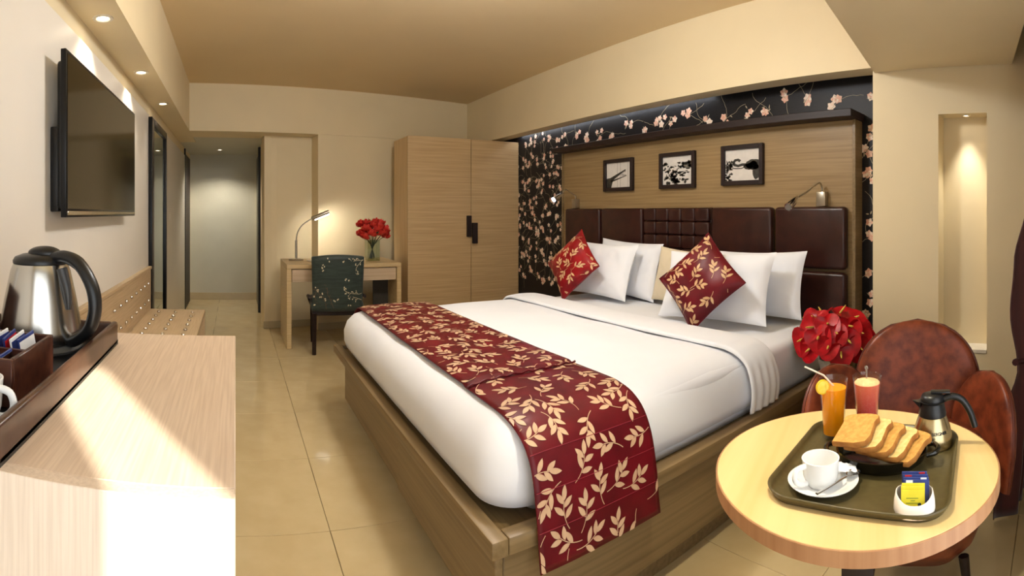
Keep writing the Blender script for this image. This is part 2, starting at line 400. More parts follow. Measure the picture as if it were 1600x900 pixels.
def twig(y, z, k):
    a = random.random() * 6.28; pts = []
    for i in range(9):
        pts.append((y, z)); a += random.uniform(-.5, .5); y += math.cos(a) * .02 * k; z += math.sin(a) * .02 * k
    wp.stroke(pts, .0011, 2)
def scatter(y0, y1, z0, z1, d, k):
    ny = max(1, int((y1 - y0) / d)); nz = max(1, int((z1 - z0) / d))
    for i in range(ny):
        for j in range(nz):
            y = y0 + (i + .5 + random.uniform(-.32, .32)) * (y1 - y0) / ny; z = z0 + (j + .5 + random.uniform(-.32, .32)) * (z1 - z0) / nz
            cluster(y, z, k); twig(y, z, k); twig(y, z, k)
scatter(3.98, 5.0, .55, 2.05, .122, .95)
scatter(1.06, 3.98, 1.86, 2.05, .17, 1.15)
scatter(1.05, 1.17, .5, 1.86, .17, 1.1)
pr = wp.build('floral_print', [m_petal, m_petal2, m_stem], wbed); pr['kind'] = 'stuff'

# ------------------------------------------------------------------ recessed downlights
def downlight(x, y, z, label, energy, spot=70, color=WARM, size=.045, blend=.6, group='recessed downlights', soft=.03):
    t = thing('recessed_downlight', label, 'downlight', (x, y, z), 0, group)
    lathe('trim_ring', [(size * .62, -.001), (size * .7, -.005), (size, -.004), (size, 0), (size * .62, 0)], m_trimw, t, n=24)
    lathe('bulb', [(0, -.0012), (size * .45, -.0012), (size * .6, -.0005)], m_glow, t, n=20)
    l = light('downlight_beam', 'SPOT', (x, y, z - .012), energy, color, (x, y, 0), spot_size=math.radians(spot), spot_blend=blend, shadow_soft_size=soft)
    return t
downlight(-.565, 2.19, ZS, 'round downlight in the soffit nearest above the television', 12, 110)
downlight(-.560, 3.08, ZS, 'middle of the three small downlights in the left soffit', 14, 110)
downlight(-.555, 3.99, ZS, 'small downlight in the left soffit beside the mirror top', 14, 110)
downlight(-.21, 7.0, ZS + .005, 'downlight in the low corridor ceiling before the end wall', 62, 130)
downlight(XF + .055, .505, NZ1, 'tiny downlight at the top of the wall niche', 26.0, 58, NEUT, .022, 1.0)
downlight(.98, .62, 2.03, 'downlight in the dropped ceiling above the round table', 62, 62, (1, .89, .66), .05, .5, soft=.02)
for k, (x, y, e) in enumerate(((2.0, 1.6, 8), (1.2, 2.86, 34))):  # both added out of frame to brighten the room
    downlight(x, y, ZC, ('added unseen downlight in the main ceiling over the bed pillows', 'added unseen downlight in the main ceiling over the bed middle')[k], e, 150, (1, .93, .82), .06, .8, soft=.06)
gl = thing('fill_globe', 'added fill globe of white glass hanging unseen from the main ceiling', 'lamp', (1.00, 1.95, ZC))  # added lamp, unseen by the camera, that fills the room with light
lathe('ceiling_rose', [(0, -.03), (.05, -.03), (.06, -.012), (.06, -.0005), (0, -.0005)], m_nickel, gl, n=24)
tube('rod', [(0, 0, -.03), (0, 0, -.09)], .007, m_nickel, gl, 10)
def globe_mat():
    m = bpy.data.materials.new('opal_glass'); m.use_nodes = True; N = m.node_tree.nodes; L = m.node_tree.links
    N.remove(N['Principled BSDF']); a = N.new('ShaderNodeBsdfTransparent'); e = N.new('ShaderNodeEmission'); q = N.new('ShaderNodeAddShader')
    e.inputs[0].default_value = (1, .92, .8, 1); e.inputs[1].default_value = 3.
    L.new(a.outputs[0], q.inputs[0]); L.new(e.outputs[0], q.inputs[1]); L.new(q.outputs[0], N['Material Output'].inputs['Surface']); return m
lathe('globe', [(.02, -.088)] + [(.13 * math.sin(PI * k / 16), -.22 + .13 * math.cos(PI * k / 16)) for k in range(1, 16)] + [(0, -.35)], globe_mat(), gl, n=28)
# led strip in the cove above the bed wall
led = thing('led_strip', 'thin cool white strip light in the cove above the floral wallpaper', 'strip light', (2.915, 3.6, 2.085))
box('channel', (-.012, .012), (-1.3, 1.3), (.0, .012), m_trimw, led); box('diffuser', (-.010, .010), (-1.3, 1.3), (-.004, 0), m_glowc, led)

# ------------------------------------------------------------------ television, mirror
tv = thing('television', 'large black flat television on the left wall', 'television', (XL + .021, 0, 0))
Y0, Y1, Z0, Z1 = 1.70, 2.93, 1.235, 1.815
box('back_shell', (.025, .052), (Y0 + .03, Y1 - .03), (Z0 + .03, Z1 - .03), m_black, tv, .012, 3)
box('bezel', (.050, .070), (Y0, Y1), (Z0, Z1), m_blackm, tv, .003, 2)
box('screen', (.0695, .0715), (Y0 + .014, Y1 - .014), (Z0 + .03, Z1 - .014), m_screen, tv)
box('sensor_strip', (.0695, .0725), (Y0 + .014, Y1 - .014), (Z0 + .008, Z0 + .022), m_steel, tv, .001, 1)
box('wall_bracket', (0, .03), (Y0 + .035, Y0 + .14), (Z0 + .02, Z0 + .32), m_black, tv, .004, 2)
mi = thing('wall_mirror', 'tall black framed mirror on the left wall beyond the bench', 'mirror', (XL + .018, 0, 0))
MY0, MY1, MZ0, MZ1 = 3.83, 4.66, .12, 1.965
box('glass', (.004, .014), (MY0 + .04, MY1 - .04), (MZ0 + .04, MZ1 - .05), m_mirror, mi)
for nm, a, b in (('frame_stile', (MY0, MY0 + .10), (MZ0, MZ1)), ('frame_stile', (MY1 - .05, MY1), (MZ0, MZ1)), ('frame_rail', (MY0 + .10, MY1 - .05), (MZ1 - .06, MZ1)), ('frame_rail', (MY0 + .10, MY1 - .05), (MZ0, MZ0 + .06))):
    box(nm, (0, .03), a, b, m_blackm, mi, .004, 2)

# ------------------------------------------------------------------ minibar cabinet and luggage bench
mc = thing('minibar_cabinet', 'pale oak cabinet in the left foreground with a patch of sunlight', 'cabinet', (XL + .02, .55, 0))
box('top_panel', (0, .64), (.0225, .735), (.928, .95), w_oakY, mc, .0015, 1)
box('front_panel', (0, .64), (0, .022), (0, .95), w_oakZ, mc, .001, 1)
box('side_panel', (.618, .64), (.0225, .735), (0, .9275), w_oakZ, mc, .0015, 1)
box('side_panel', (0, .022), (.0225, .735), (0, .9275), w_oakZ, mc, .0015, 1)
box('back_panel', (.0225, .6175), (.713, .735), (0, .9275), w_oakZ, mc)
be = thing('luggage_bench', 'low oak luggage bench with rows of metal studs against left wall', 'bench', (XL + .02, 1.30, 0))
box('seat_panel', (0, .42), (0, 2.50), (.51, .55), w_benY, be, .003, 1)
box('back_panel', (0, .022), (0, 2.50), (.5505, .84), w_benY, be, .003, 1)
box('top_rail', (-.002, .03), (0, 2.50), (.8405, .862), w_benY, be, .003, 1)
box('end_panel', (.02, .42), (2.46, 2.50), (0, .5095), w_benY, be, .003, 1)
box('end_panel', (.02, .42), (0, .04), (0, .5095), w_benY, be, .003, 1)
stud = None
def put_stud(x, y, z, ry):
    global stud
    if stud is None:
        o = lathe('stud', [(0, .014), (.006, .013), (.011, .009), (.012, .004), (.007, .0), (0, 0)], m_chrome, be, n=12); stud = o.data
    else: o = link(bpy.data.objects.new('stud', stud), be)
    o.location = (x, y, z); o.rotation_euler = (0, ry, 0)
for k in range(8):
    for x in (.10, .22, .34): put_stud(x, 2.36 - k * .135, .55, 0)
for k in range(8):
    for z in (.63, .75): put_stud(.022, 2.36 - k * .15, z, PI / 2)

# ------------------------------------------------------------------ hospitality tray on the cabinet
ZD = .95
ht = thing('hospitality_tray', 'dark brown leather tray with raised rim on the oak cabinet', 'tray', (-.4535, .8635, ZD), 0)
TW, TD, TH = .186, .3115, .052      # half width stays clear of the wall
m_trayl = mat('brown_tray_leather', (88, 60, 44), .28, rgb2=(64, 42, 30), scale=16, spec=.6)
box('base', (-TW, TW), (-TD, TD), (.0, .01), m_black, ht)
for a, b in (((TW - .014, TW), (-TD, TD)), ((-TW, -TW + .014), (-TD, TD))): box('rim', a, b, (.0, TH), m_trayl, ht, .005, 3)
for a, b in (((-TW + .0142, TW - .0142), (TD - .014, TD)), ((-TW + .0142, TW - .0142), (-TD, -TD + .014))): box('rim', a, b, (.0, TH), m_trayl, ht, .005, 3)
kx, ky = -.415, 1.065
kt = thing('electric_kettle', 'brushed steel electric kettle with black lid and curved handle', 'kettle', (kx, ky, ZD + .0105))
lathe('power_base', [(0, 0), (.088, 0), (.092, .006), (.088, .016), (.05, .02), (0, .02)], m_clearp, kt)
lathe('body', [(0, .0205), (.090, .0205), (.0925, .028), (.090, .045), (.078, .11), (.066, .165), (.060, .180), (0, .181)], m_steel, kt, n=48)
lid = lathe('lid', [(.0605, .1815), (.061, .187), (.056, .195), (.040, .201), (.02, .204), (0, .205)], m_black, kt)
bm = bmesh.new(); bmesh.ops.create_uvsphere(bm, u_segments=20, v_segments=12, radius=1)
for v in bm.verts: v.co = Vector((v.co.x * .038 + .012, v.co.y * .026 - .006, v.co.z * .016 + .203))
bm_obj('lid_catch', bm, m_black, lid, True)
ax = Vector((math.cos(math.radians(-24)), math.sin(math.radians(-24)), 0))   # handle points right in the picture
hp = [ax * .040 + Vector((0, 0, .193)), ax * .075 + Vector((0, 0, .198)), ax * .115 + Vector((0, 0, .183)), ax * .147 + Vector((0, 0, .140)), ax * .153 + Vector((0, 0, .095)), ax * .136 + Vector((0, 0, .055)), ax * .097 + Vector((0, 0, .028)), ax * .080 + Vector((0, 0, .030))]
hd = tube('handle', smooth_path(hp, 6), [.017] * 12 + [.016] * 31, m_black, kt, 12, .8)
tube('grip', [p + ax * -.004 for p in smooth_path([ax * .066 + Vector((0, 0, .172)), ax * .082 + Vector((0, 0, .13)), ax * .086 + Vector((0, 0, .09))], 6)], [.014, .006], mat('grey_grip', (60, 58, 56), .4), kt, 10)
sp = -ax
bm = bmesh.new(); q = Vector((-sp.y, sp.x, 0))
P = [sp * .055 + q * .03 + Vector((0, 0, .150)), sp * .055 - q * .03 + Vector((0, 0, .150)), sp * .060 + Vector((0, 0, .128)), sp * .045 + q * .036 + Vector((0, 0, .181)), sp * .045 - q * .036 + Vector((0, 0, .181)), sp * .088 + Vector((0, 0, .180))]
bv = [bm.verts.new(p) for p in P]
for f in ((0, 3, 5), (0, 5, 2), (1, 2, 5), (1, 5, 4), (3, 4, 5), (0, 2, 1), (0, 1, 4, 3)): bm.faces.new([bv[i] for i in f])
bm_obj('spout', bm, m_steel, kt)
# caddy of sachets
cx, cy = -.470, .795
cd = thing('sachet_caddy', 'open mahogany box of sachets in front of the kettle', 'box', (cx, cy, ZD + .0105), 0)
for a, b in (((-.15, .15), (.082, .09)), ((-.15, .15), (-.09, -.082)), ((-.15, -.142), (-.0818, .0818)), ((.142, .15), (-.0818, .0818))): box('side', a, b, (0, .072), w_mahog, cd, .0015, 1)
box('divider', (-.1418, .1418), (-.004, .004), (.0, .064), w_mahog, cd); box('bottom', (-.1418, .1418), (-.0818, .0818), (0, .004), w_mahog, cd)
def sachet(name, loc, rot, wd, ht_, m1, label, m2=None, grp='sachets'):
    t = thing(name, label, 'sachet', loc, 0, grp, rot=rot)
    nx = 4; vs = []; fs = []
    def fn(a, b): return ((a - .5) * wd, .0, b * ht_)
    bm = bmesh.new(); bm_box(bm, (-wd / 2, wd / 2), (-.0018, .0018), (0, ht_), .0012, 1)
    bm_obj('packet', bm, m1, t)
    if m2: box('printed_band', (-wd / 2 + .002, wd / 2 - .002), (-.0023, .0023), (ht_ * .62, ht_ * .92), m2, t)
    return t
ca, sa = 1., 0.
def cadl(x, y): return (cx + x * ca - y * sa, cy + x * sa + y * ca)
for k, (x, y, m1, m2, lab) in enumerate([(.128, .045, m_blue, m_paperw, 'blue and white sachet at the right end of the box, back row'), (.112, .043, m_paperw, m_blue, 'white sachet with a blue band, second from the right in the box'),
      (.096, .045, m_blue, m_redp, 'blue sachet with a red band in the back row of the box'), (.080, .043, m_paperw, m_blue, 'white sachet with a blue band, fourth from the right in the box'),
      (.064, .045, m_blue, m_paperw, 'blue sachet with a white band, fifth from the right in the box'), (.045, .042, m_redp, m_black, 'red and black coffee sachet at the left picture edge'),
      (.120, -.035, m_blue, m_chrome, 'shiny blue foil sachet in the front row of the box'), (.100, -.038, m_blue, m_blue, 'plain dark blue sachet in the front row of the box')]):
    X, Y = cadl(x, y); sachet('sugar_sachet', (X, Y, ZD + .0185), (math.radians(-6), math.radians(-9), math.radians(80 + 5 * (k % 3))), .050, .074 if k < 6 else .06, m1, lab, m2, 'sachets in the mahogany box')
# dark box behind kettle
tb = thing('tissue_box', 'dark wooden box at the left picture edge behind the kettle', 'box', (-.572, .975, ZD + .0105), 0)
box('body', (-.042, .042), (-.065, .065), (0, .128), w_mahog, tb, .002, 1); box('lid', (-.045, .045), (-.068, .068), (.1285, .146), w_mahog, tb, .002, 1); box('slot', (-.012, .012), (-.04, .04), (.1462, .1475), m_paperw, tb)
cr_ = lathe('paper_cup', [(0, .001), (.020, .001), (.027, .06), (.0255, .06), (.019, .004), (0, .004)], m_paperw, None, n=20)
cr_.location = (-.572, .985, ZD + .1585); tag(cr_, 'small white cup standing on the dark box behind the kettle', 'cup')
def mug(name, loc, rz, label, R=.036, H=.062, grp=None):
    t = thing(name, label, 'cup', loc, rz, grp)
    lathe('body', [(0, .001), (R * .72, .001), (R * .92, H * .35), (R, H), (R - .003, H), (R * .92 - .003, H * .38), (R * .68, .006), (0, .006)], m_white, t)
    tube('handle', smooth_path([(R * .93, 0, H * .85), (R + .018, 0, H * .80), (R + .024, 0, H * .5), (R + .012, 0, H * .25), (R * .86, 0, H * .2)], 5), .0045, m_white, t, 8, 1.3)
    return t
mug('tea_cup', (-.345, .650, ZD + .0105), math.radians(-10), 'white teacup in the dark tray at the left picture edge', .034, .060)

# ------------------------------------------------------------------ desk group
dk = thing('writing_desk', 'pale wooden writing desk with drawers against the back wall', 'desk', (.47, 4.80, 0))
box('desktop', (0, 1.10), (0, .66), (.735, .775), w_desk, dk, .003, 1)
box('side_panel', (0, .045), (.0, .66), (0, .7345), w_desk, dk, .003, 1); box('side_panel', (1.055, 1.10), (.0, .66), (0, .7345), w_desk, dk, .003, 1)
box('modesty_panel', (.90, 1.0545), (.30, .32), (0, .60), m_dkgrey, dk)
w_drw = wood('drawer_oak', (206, 182, 152), (190, 164, 132), 0, .4, 60)
for a, b in (((.05, .548)), ((.552, 1.05))):
    dr = box('drawer', (a, b), (.012, .032), (.612, .728), w_drw, dk, .002, 1)
    box('drawer_box', (a + .01, b - .01), (.033, .40), (.62, .715), w_drw, dr)
lm = thing('desk_lamp', 'slim chrome gooseneck lamp on the left of the desk', 'lamp', (.61, 5.26, .7755))
lathe('base', [(0, 0), (.075, 0), (.076, .008), (.07, .014), (.016, .018), (0, .018)], m_nickel, lm)
tube('stem', [(0, 0, .018), (0, 0, .20)], .012, m_nickel, lm, 12)
tube('gooseneck', smooth_path([(0, 0, .20), (.015, 0, .28), (.06, 0, .35), (.13, 0, .40), (.165, 0, .42)], 6), .006, m_nickel, lm, 8)
hdl = tube('head', [(.160, 0, .418), (.165, 0, .42), (.335, 0, .488)], [.018, .022, .022], m_nickel, lm, 14)
tube('lit_tube', [(.19, 0, .412), (.335, 0, .470)], .0125, mat('desk_bulb', (255, 250, 240), .5, emit=(255, 250, 240), estr=10), hdl, 10)
light('desk_lamp_light', 'SPOT', (.61 + .28, 5.262, .7755 + .435), 12, (1, .95, .86), (1.05, 5.60, .95), spot_size=2.5, spot_blend=.7, shadow_soft_size=.03)
bk = thing('notepad', 'small white notepad lying on the desk beside the lamp', 'notepad', (.80, 5.10, .7755), .2)
box('pages', (-.075, .075), (-.10, .10), (0, .006), m_paperw, bk); box('cover', (-.076, .076), (-.101, .101), (.0062, .0078), m_ivory, bk)
va = thing('glass_vase', 'clear square glass vase of red roses on the desk', 'vase', (1.36, 5.10, .7755))
bm = bmesh.new()
for a, b in (((-.062, .062), (-.062, -.057)), ((-.062, .062), (.057, .062)), ((-.062, -.057), (-.057, .057)), ((.057, .062), (-.057, .057))): bm_box(bm, a, b, (0, .205))
bm_obj('wall', bm, m_vglass, va); box('base', (-.057, .057), (-.057, .057), (0, .012), m_vglass, va)
bq = thing('rose_bouquet', 'bunch of coral red roses standing in the glass vase', 'flowers', (1.36, 5.10, .788))
rose_me = None
rnd = random.Random(3)
heads = [(-.15, -.05, .27), (-.10, -.10, .32), (-.04, -.12, .27), (.03, -.12, .31), (.10, -.09, .28), (.15, -.03, .31), (-.06, 0, .37), (.04, .01, .38), (.12, .05, .37), (-.13, .03, .36), (-.01, -.07, .35), (.08, -.05, .34), (.16, .0, .25), (-.11, -.07, .24)]
for hx, hy, hz in heads:
    if rose_me is None:
        bm = bmesh.new()
        for ring, (n, R, tilt, zz) in enumerate(((3, .016, .25, .012), (5, .026, .55, .004), (6, .036, .95, -.006))):
            for k in range(n):
                a = 2 * PI * k / n + ring * .5; M = Matrix.Rotation(a, 4, 'Z') @ Matrix.Translation((R * .45, 0, zz)) @ Matrix.Rotation(tilt, 4, 'Y')
                g = [[bm.verts.new(M @ Vector((.006 * math.sin(PI * j / 3) , (i / 3 - .5) * R * 1.5 * math.sin(PI * (.25 + .6 * j / 3)), (j / 3) * .042 - .012))) for j in range(4)] for i in range(4)]
                for i in range(3):
                    for j in range(3): bm.faces.new((g[i][j], g[i + 1][j], g[i + 1][j + 1], g[i][j + 1]))
        bmesh.ops.create_uvsphere(bm, u_segments=8, v_segments=6, radius=.017, matrix=Matrix.Translation((0, 0, .008)))
        o = bm_obj('rose', bm, m_rose, bq, True); rose_me = o.data
    else: o = link(bpy.data.objects.new('rose', rose_me), bq)
    o.location = (hx * .85, hy * .85, hz - .015); o.rotation_euler = (hy * -3, hx * 3, rnd.random() * 6); o.scale = (1.3,) * 3
    st = tube('stem', smooth_path([(hx * -.22, hy * -.22, .003), (hx * .15, hy * .15, .15), (hx * .85, hy * .85, hz - .02)], 4), .0028, m_leafg, bq, 6)
lf = Print(lambda a, b: (0, 0, 0))
def leaf_mesh(name, L, W, m, parent, M, cup=.15, n=6):
    vs = []; fs = []
    for i in range(n + 1):
        t = i / n; h = W * math.sin(PI * min(1, t * .98 + .01)) ** .7
        for s in (-1, -.5, 0, .5, 1): vs.append(M @ Vector((s * h, L * t, cup * L * (t * t * -.6) + abs(s) * h * cup)))
    for i in range(n):
        for j in range(4): fs.append((i * 5 + j, i * 5 + j + 1, i * 5 + 6 + j, i * 5 + 5 + j))
    return mesh(name, vs, fs, m, parent, True)
for k in range(9):
    a = k * .7; leaf_mesh('leaf', .09, .02, m_leafg, bq, Matrix.Translation((math.cos(a) * .06, math.sin(a) * .06, .235 + .03 * (k % 3))) @ Matrix.Rotation(a, 4, 'Z') @ Matrix.Rotation(.5 + .3 * (k % 3), 4, 'X'))

# desk chair, back towards the camera
ch = thing('desk_chair', 'desk chair with teal floral upholstered back and dark legs', 'chair', (.905, 4.60, 0), math.radians(-6))
cw = .235
def chair_back(u, v, off=0.):
    x = (u - .5) * 2 * cw * (1 - .06 * (1 - v)); z = .375 + v * .485 + .018 * math.sin(PI * u) * v; y = -.03 - .05 * v + .03 * (2 * u - 1) ** 2 - off
    return (x, y, z)
cb = surf('backrest', chair_back, 16, 12, m_green, ch, solid=.05)
bp = Print(lambda u, v: chair_back(min(1, max(0, u / (2 * cw))), min(1, max(0, v / .485)), .0012))
rnd = random.Random(12)
def bough(u, v, a, n, k):
    pts = []
    for i in range(n):
        pts.append((u, v)); a += rnd.uniform(-.35, .35); u += math.cos(a) * .018; v += math.sin(a) * .018
        if i % 2 == 1:
            b = a + rnd.choice((-1, 1)) * .9; q = [(u + math.cos(b) * .012 * t, v + math.sin(b) * .012 * t) for t in range(3)]
            bp.stroke(q, .0012, k)
            if k == 0:
                for _ in range(2): bp.leaf(q[-1][0] + rnd.gauss(0, .006), q[-1][1] + rnd.gauss(0, .006), rnd.random() * 6.28, .013, .0045, 0, 4)
    bp.stroke(pts, .0015, k)
bough(.46, .46, 3.9, 8, 0); bough(.46, .46, 3.4, 6, 0); bough(.46, .16, 3.3, 11, 0); bough(.46, .10, 2.8, 6, 0); bough(.13, .02, 1.6, 20, 1); bough(.05, .22, 4.6, 8, 1); bough(.2, .03, 2.3, 12, 1)
for (u, v) in ((.06, .18), (.1, .16), (.08, .13), (.04, .2), (.1, .38), (.11, .40), (.105, .36), (.15, .45), (.29, .42), (.3, .28), (.33, .27), (.2, .09), (.23, .1), (.3, .2), (.03, .14), (.13, .11), (.35, .06), (.02, .06)):
    for _ in range(2): bp.leaf(u + rnd.gauss(0, .006), v + rnd.gauss(0, .006), rnd.random() * 6.28, .017, .0055, 0, 4)
bp.build('blossom_print', [m_bloss, m_twig], cb)['kind'] = 'stuff'
box('seat', (-cw, cw), (-.01, .46), (.375, .46), m_green, ch, .025, 3)
box('seat_frame', (-cw + .01, cw - .01), (.0, .45), (.335, .374), w_dark, ch, .004, 1)
for x, y, dy in ((-cw + .025, -.02, -.03), (cw - .025, -.02, -.03), (-cw + .03, .42, .01), (cw - .03, .42, .01)):
    tube('leg', [(x, y, .36), (x, y + dy, 0)], [.024, .017], w_dark, ch, 4)
for s in (-1, 1):
    tube('arm_rail', smooth_path([(s * (cw + .012), .0, .50), (s * (cw + .02), .16, .49), (s * (cw + .015), .36, .45), (s * (cw - .02), .42, .36)], 4), .014, w_dark, ch, 8)

# wardrobe
wd = thing('wardrobe', 'tall oak wardrobe with two doors and dark handles beside the bed wall', 'wardrobe', (1.675, 4.92, 0))
box('carcass', (.002, 1.268), (.022, .46), (0, 2.02), w_warY, wd, .002, 1)
for a, b in ((.0, .692), (.698, 1.27)):
    dr = box('door', (a, b), (0, .021), (.06, 2.02), w_warX, wd, .002, 1)
    if a == 0: box('handle', (.640, .690), (-.028, -.0005), (1.005, 1.225), w_dark, dr, .003, 1)
    else: box('handle', (.702, .758), (-.036, -.0005), (.935, 1.15), w_dark, dr, .003, 1)
box('plinth', (.01, 1.26), (.012, .0215), (0, .058), w_dark, wd)

# ------------------------------------------------------------------ headboard, pictures, reading lamps
hb = thing('headboard', 'wide oak headboard panel with dark leather pads and top ledge', 'headboard', (XW, 0, 0))
HX = -.10
box('back_panel', (HX, -.003), (1.185, 3.945), (.20, 1.80), w_hbY, hb, .002, 1)
box('edge_strip', (HX - .012, -.003), (1.165, 1.1845), (.20, 1.80), w_bedX, hb, .002, 1); box('edge_strip', (HX - .012, -.003), (3.9455, 3.965), (.20, 1.80), w_bedX, hb, .002, 1)
box('top_ledge', (-.215, -.003), (1.15, 3.975), (1.8005, 1.845), w_dark, hb, .003, 1)
cols = [(3.36, 3.852), (2.853, 3.345), (1.708, 2.190), (1.206, 1.692)]
for y0, y1 in cols:
    for z0, z1 in ((.918, 1.288), (.515, .900)):
        box('pad', (HX - .062, HX - .0005), (y0 + .004, y1 - .004), (z0, z1), m_leath, hb, .022, 4)
box('tufted_base', (HX - .03, HX - .0005), (2.207, 2.836), (.515, 1.288), m_leath, hb, .004, 1)
tuft = None
for i in range(5):
    for j in range(8):
        sy, sz = .629 / 5, .773 / 8
        if tuft is None:
            o = box('tuft', (-.044, 0), (.001, sy - .001), (.001, sz - .001), m_leath, hb, .015, 3); tuft = o.data
        else: o = link(bpy.data.objects.new('tuft', tuft), hb)
        o.location = (HX - .02, 2.207 + i * sy, .515 + j * sz)
PX = XW + HX
def picture(y0, y1, z0, z1, label):
    t = thing('picture_frame', label, 'picture', (PX - .001, (y0 + y1) / 2, (z0 + z1) / 2), 0, 'pictures above the bed')
    a, b = (y1 - y0) / 2, (z1 - z0) / 2; f = .03
    for yy, zz in (((-a, -a + f), (-b, b)), ((a - f, a), (-b, b)), ((-a + f, a - f), (b - f, b)), ((-a + f, a - f), (-b, -b + f))): box('frame_bar', (-.028, 0), yy, zz, w_dark, t, .003, 1)
    box('photo', (-.010, -.002), (-a + f, a - f), (-b + f, b - f), m_photo, t)
    return t, Print(lambda s, q: (-.0106, (a - f) * -s, (b - f) * q))
def blob(P, cx, cy, rx, ry, mi_, n=18, jit=.0, rn=random.Random(5)):
    pts = [(cx, cy)] + [(max(-1, min(1, cx + rx * (1 + rn.uniform(-jit, jit)) * math.cos(2 * PI * k / n))), max(-1, min(1, cy + ry * (1 + rn.uniform(-jit, jit)) * math.sin(2 * PI * k / n)))) for k in range(n)]
    P.add(pts, [(0, 1 + k, 1 + (k + 1) % n) for k in range(n)], mi_)
t, P = picture(2.995, 3.350, 1.428, 1.690, 'framed monochrome photo of a long open beak, nearest the wardrobe')
P.add([(-1, -.25), (-.7, -.2), (.55, .42), (.6, .36), (-.45, -.38), (-.62, -1), (-1, -1)], [(0, 1, 6), (1, 2, 3, 4), (1, 4, 5, 6)], 1)
P.add([(-.75, -.42), (-.2, -.30), (.65, -.06), (.65, -.1), (-.2, -.42), (-.6, -.55)], [(0, 1, 4, 5), (1, 2, 3, 4)], 1)
for k in range(3): P.stroke([(.3 + .55 * math.cos(q * .4) * (.8 - .15 * k) + .3, .1 + .22 * math.sin(q * .4) * (1 - .2 * k)) for q in range(4, 13)], .012, 0)
for x in (-.1, .15, .75): P.stroke([(x, -1), (x, 1)], .008, 0)
P.build('photo_print', [m_photog, m_photod], t)
t, P = picture(2.362, 2.708, 1.428, 1.692, 'framed monochrome photo of plants and stones, middle of three pictures')
rn = random.Random(9)
for k in range(90):
    x, y = rn.uniform(-.95, .95), rn.uniform(-.95, .6); blob(P, x, y, rn.uniform(.04, .17), rn.uniform(.04, .14), rn.choice((0, 1, 1, 2)), 9, .4, rn)
for k in range(26): P.leaf(rn.uniform(-.8, .0), rn.uniform(-.8, .4), rn.random() * 6.28, .22, .04, rn.choice((1, 2)), 4)
blob(P, .6, .35, .36, .25, 0, 14, .2, rn); blob(P, .15, .1, .13, .2, 2, 14, .1, rn); blob(P, .5, -.15, .3, .10, 2, 14, .1, rn)
P.build('photo_print', [m_photog, m_photod, m_photo], t)
t, P = picture(1.796, 2.130, 1.434, 1.700, 'framed monochrome photo of an elephant raising its trunk')
blob(P, .62, .0, .42, .34, 1, 22, .1, rn); blob(P, .35, -.12, .28, .20, 1, 18, .12, rn); blob(P, .8, -.45, .22, .5, 1, 14, .08, rn); blob(P, .66, .08, .2, .16, 0, 16, .2, rn)
P.stroke([(.25, 0), (.0, .02), (-.25, -.05), (-.45, .02), (-.52, .18), (-.42, .32), (-.25, .34), (-.12, .24)], .085, 1)
P.stroke([(.2, -.12), (-.05, -.22), (-.35, -.22), (-.6, -.18)], .03, 1)
for k in range(26): blob(P, rn.uniform(-1, -.62), rn.uniform(-.95, .25), .08, .08, rn.choice((0, 1, 1)), 8, .4, rn)
for k in range(12): P.leaf(rn.uniform(-.9, -.5), rn.uniform(-.3, .1), rn.uniform(-.5, 2.5), .3, .03, 1, 4)
P.build('photo_print', [m_photog, m_photod], t)

def reading_lamp(y, z, L, rise, label, group):
    t = thing('reading_lamp', label, 'lamp', (PX - .001, y, z), 0, group)
    box('bracket', (-.045, 0), (-.03, .03), (0, .085), m_nickel, t, .004, 2)
    tube('gooseneck', smooth_path([(-.022, 0, .085), (-.03, 0, .118), (-.07, 0, .135), (-L * .5, 0, .11 + rise), (-L + .09, 0, .07 + rise)], 6), .0055, m_nickel, t, 8)
    hd_ = tube('head', [(-L + .10, 0, .078 + rise), (-L + .05, 0, .048 + rise), (-L, 0, .02 + rise)], [.008, .020, .024], m_chrome, t, 14)
    d = Vector((-.05, 0, -.028)).normalized()
    return t, hd_, Vector((-L, 0, .02 + rise)), d
t, h, p, d = reading_lamp(1.376, 1.292, .43, -.03, 'chrome gooseneck reading lamp on the right end of headboard', 'headboard reading lamps')
tube('lens', [p, p + d * .004], .019, m_clearp, h, 14)
t, h, p, d = reading_lamp(3.735, 1.292, .26, .055, 'lit chrome reading lamp on the left end of headboard', 'headboard reading lamps')
m_led = mat('blue_white_led', (240, 246, 255), .5, emit=(190, 212, 255), estr=60)
tube('lens', [p, p + d * .004], .019, m_led, h, 14)
light('reading_lamp_light', 'SPOT', Vector((PX - .001, 3.735, 1.292)) + p + d * .02, 2.0, (.75, .85, 1), Vector((PX - .001, 3.735, 1.292)) + p + d, spot_size=2.2, spot_blend=.6, shadow_soft_size=.02)

# ------------------------------------------------------------------ bed
bf = thing('platform_bed', 'oak platform bed frame with wide edge rails', 'bed', (0, 0, 0))
BX0, BX1, BY0, BY1 = .625, 2.785, 1.175, 3.31
box('foot_rail', (BX0, BX0 + .05), (BY0, BY1), (.362, .41), w_bedY, bf, .006, 2)
box('side_rail', (BX0 + .0505, BX1), (BY0, BY0 + .05), (.362, .41), w_bedX, bf, .006, 2); box('side_rail', (BX0 + .0505, BX1), (BY1 - .05, BY1), (.362, .41), w_bedX, bf, .006, 2)
box('platform', (BX0 + .0505, BX1), (BY0 + .0505, BY1 - .0505), (.362, .385), w_bedY, bf)
box('foot_panel', (BX0 + .025, BX0 + .05), (BY0 + .03, 2.04), (.13, .3615), w_bedY, bf, .003, 1)
box('foot_panel', (BX0 + .05, BX0 + .075), (2.045, BY1 - .12), (.10, .3615), w_bedY, bf, .003, 1)
box('side_panel', (BX0 + .0505, BX1 - .1), (BY0 + .03, BY0 + .055), (.10, .3615), w_bedX, bf, .003, 1)
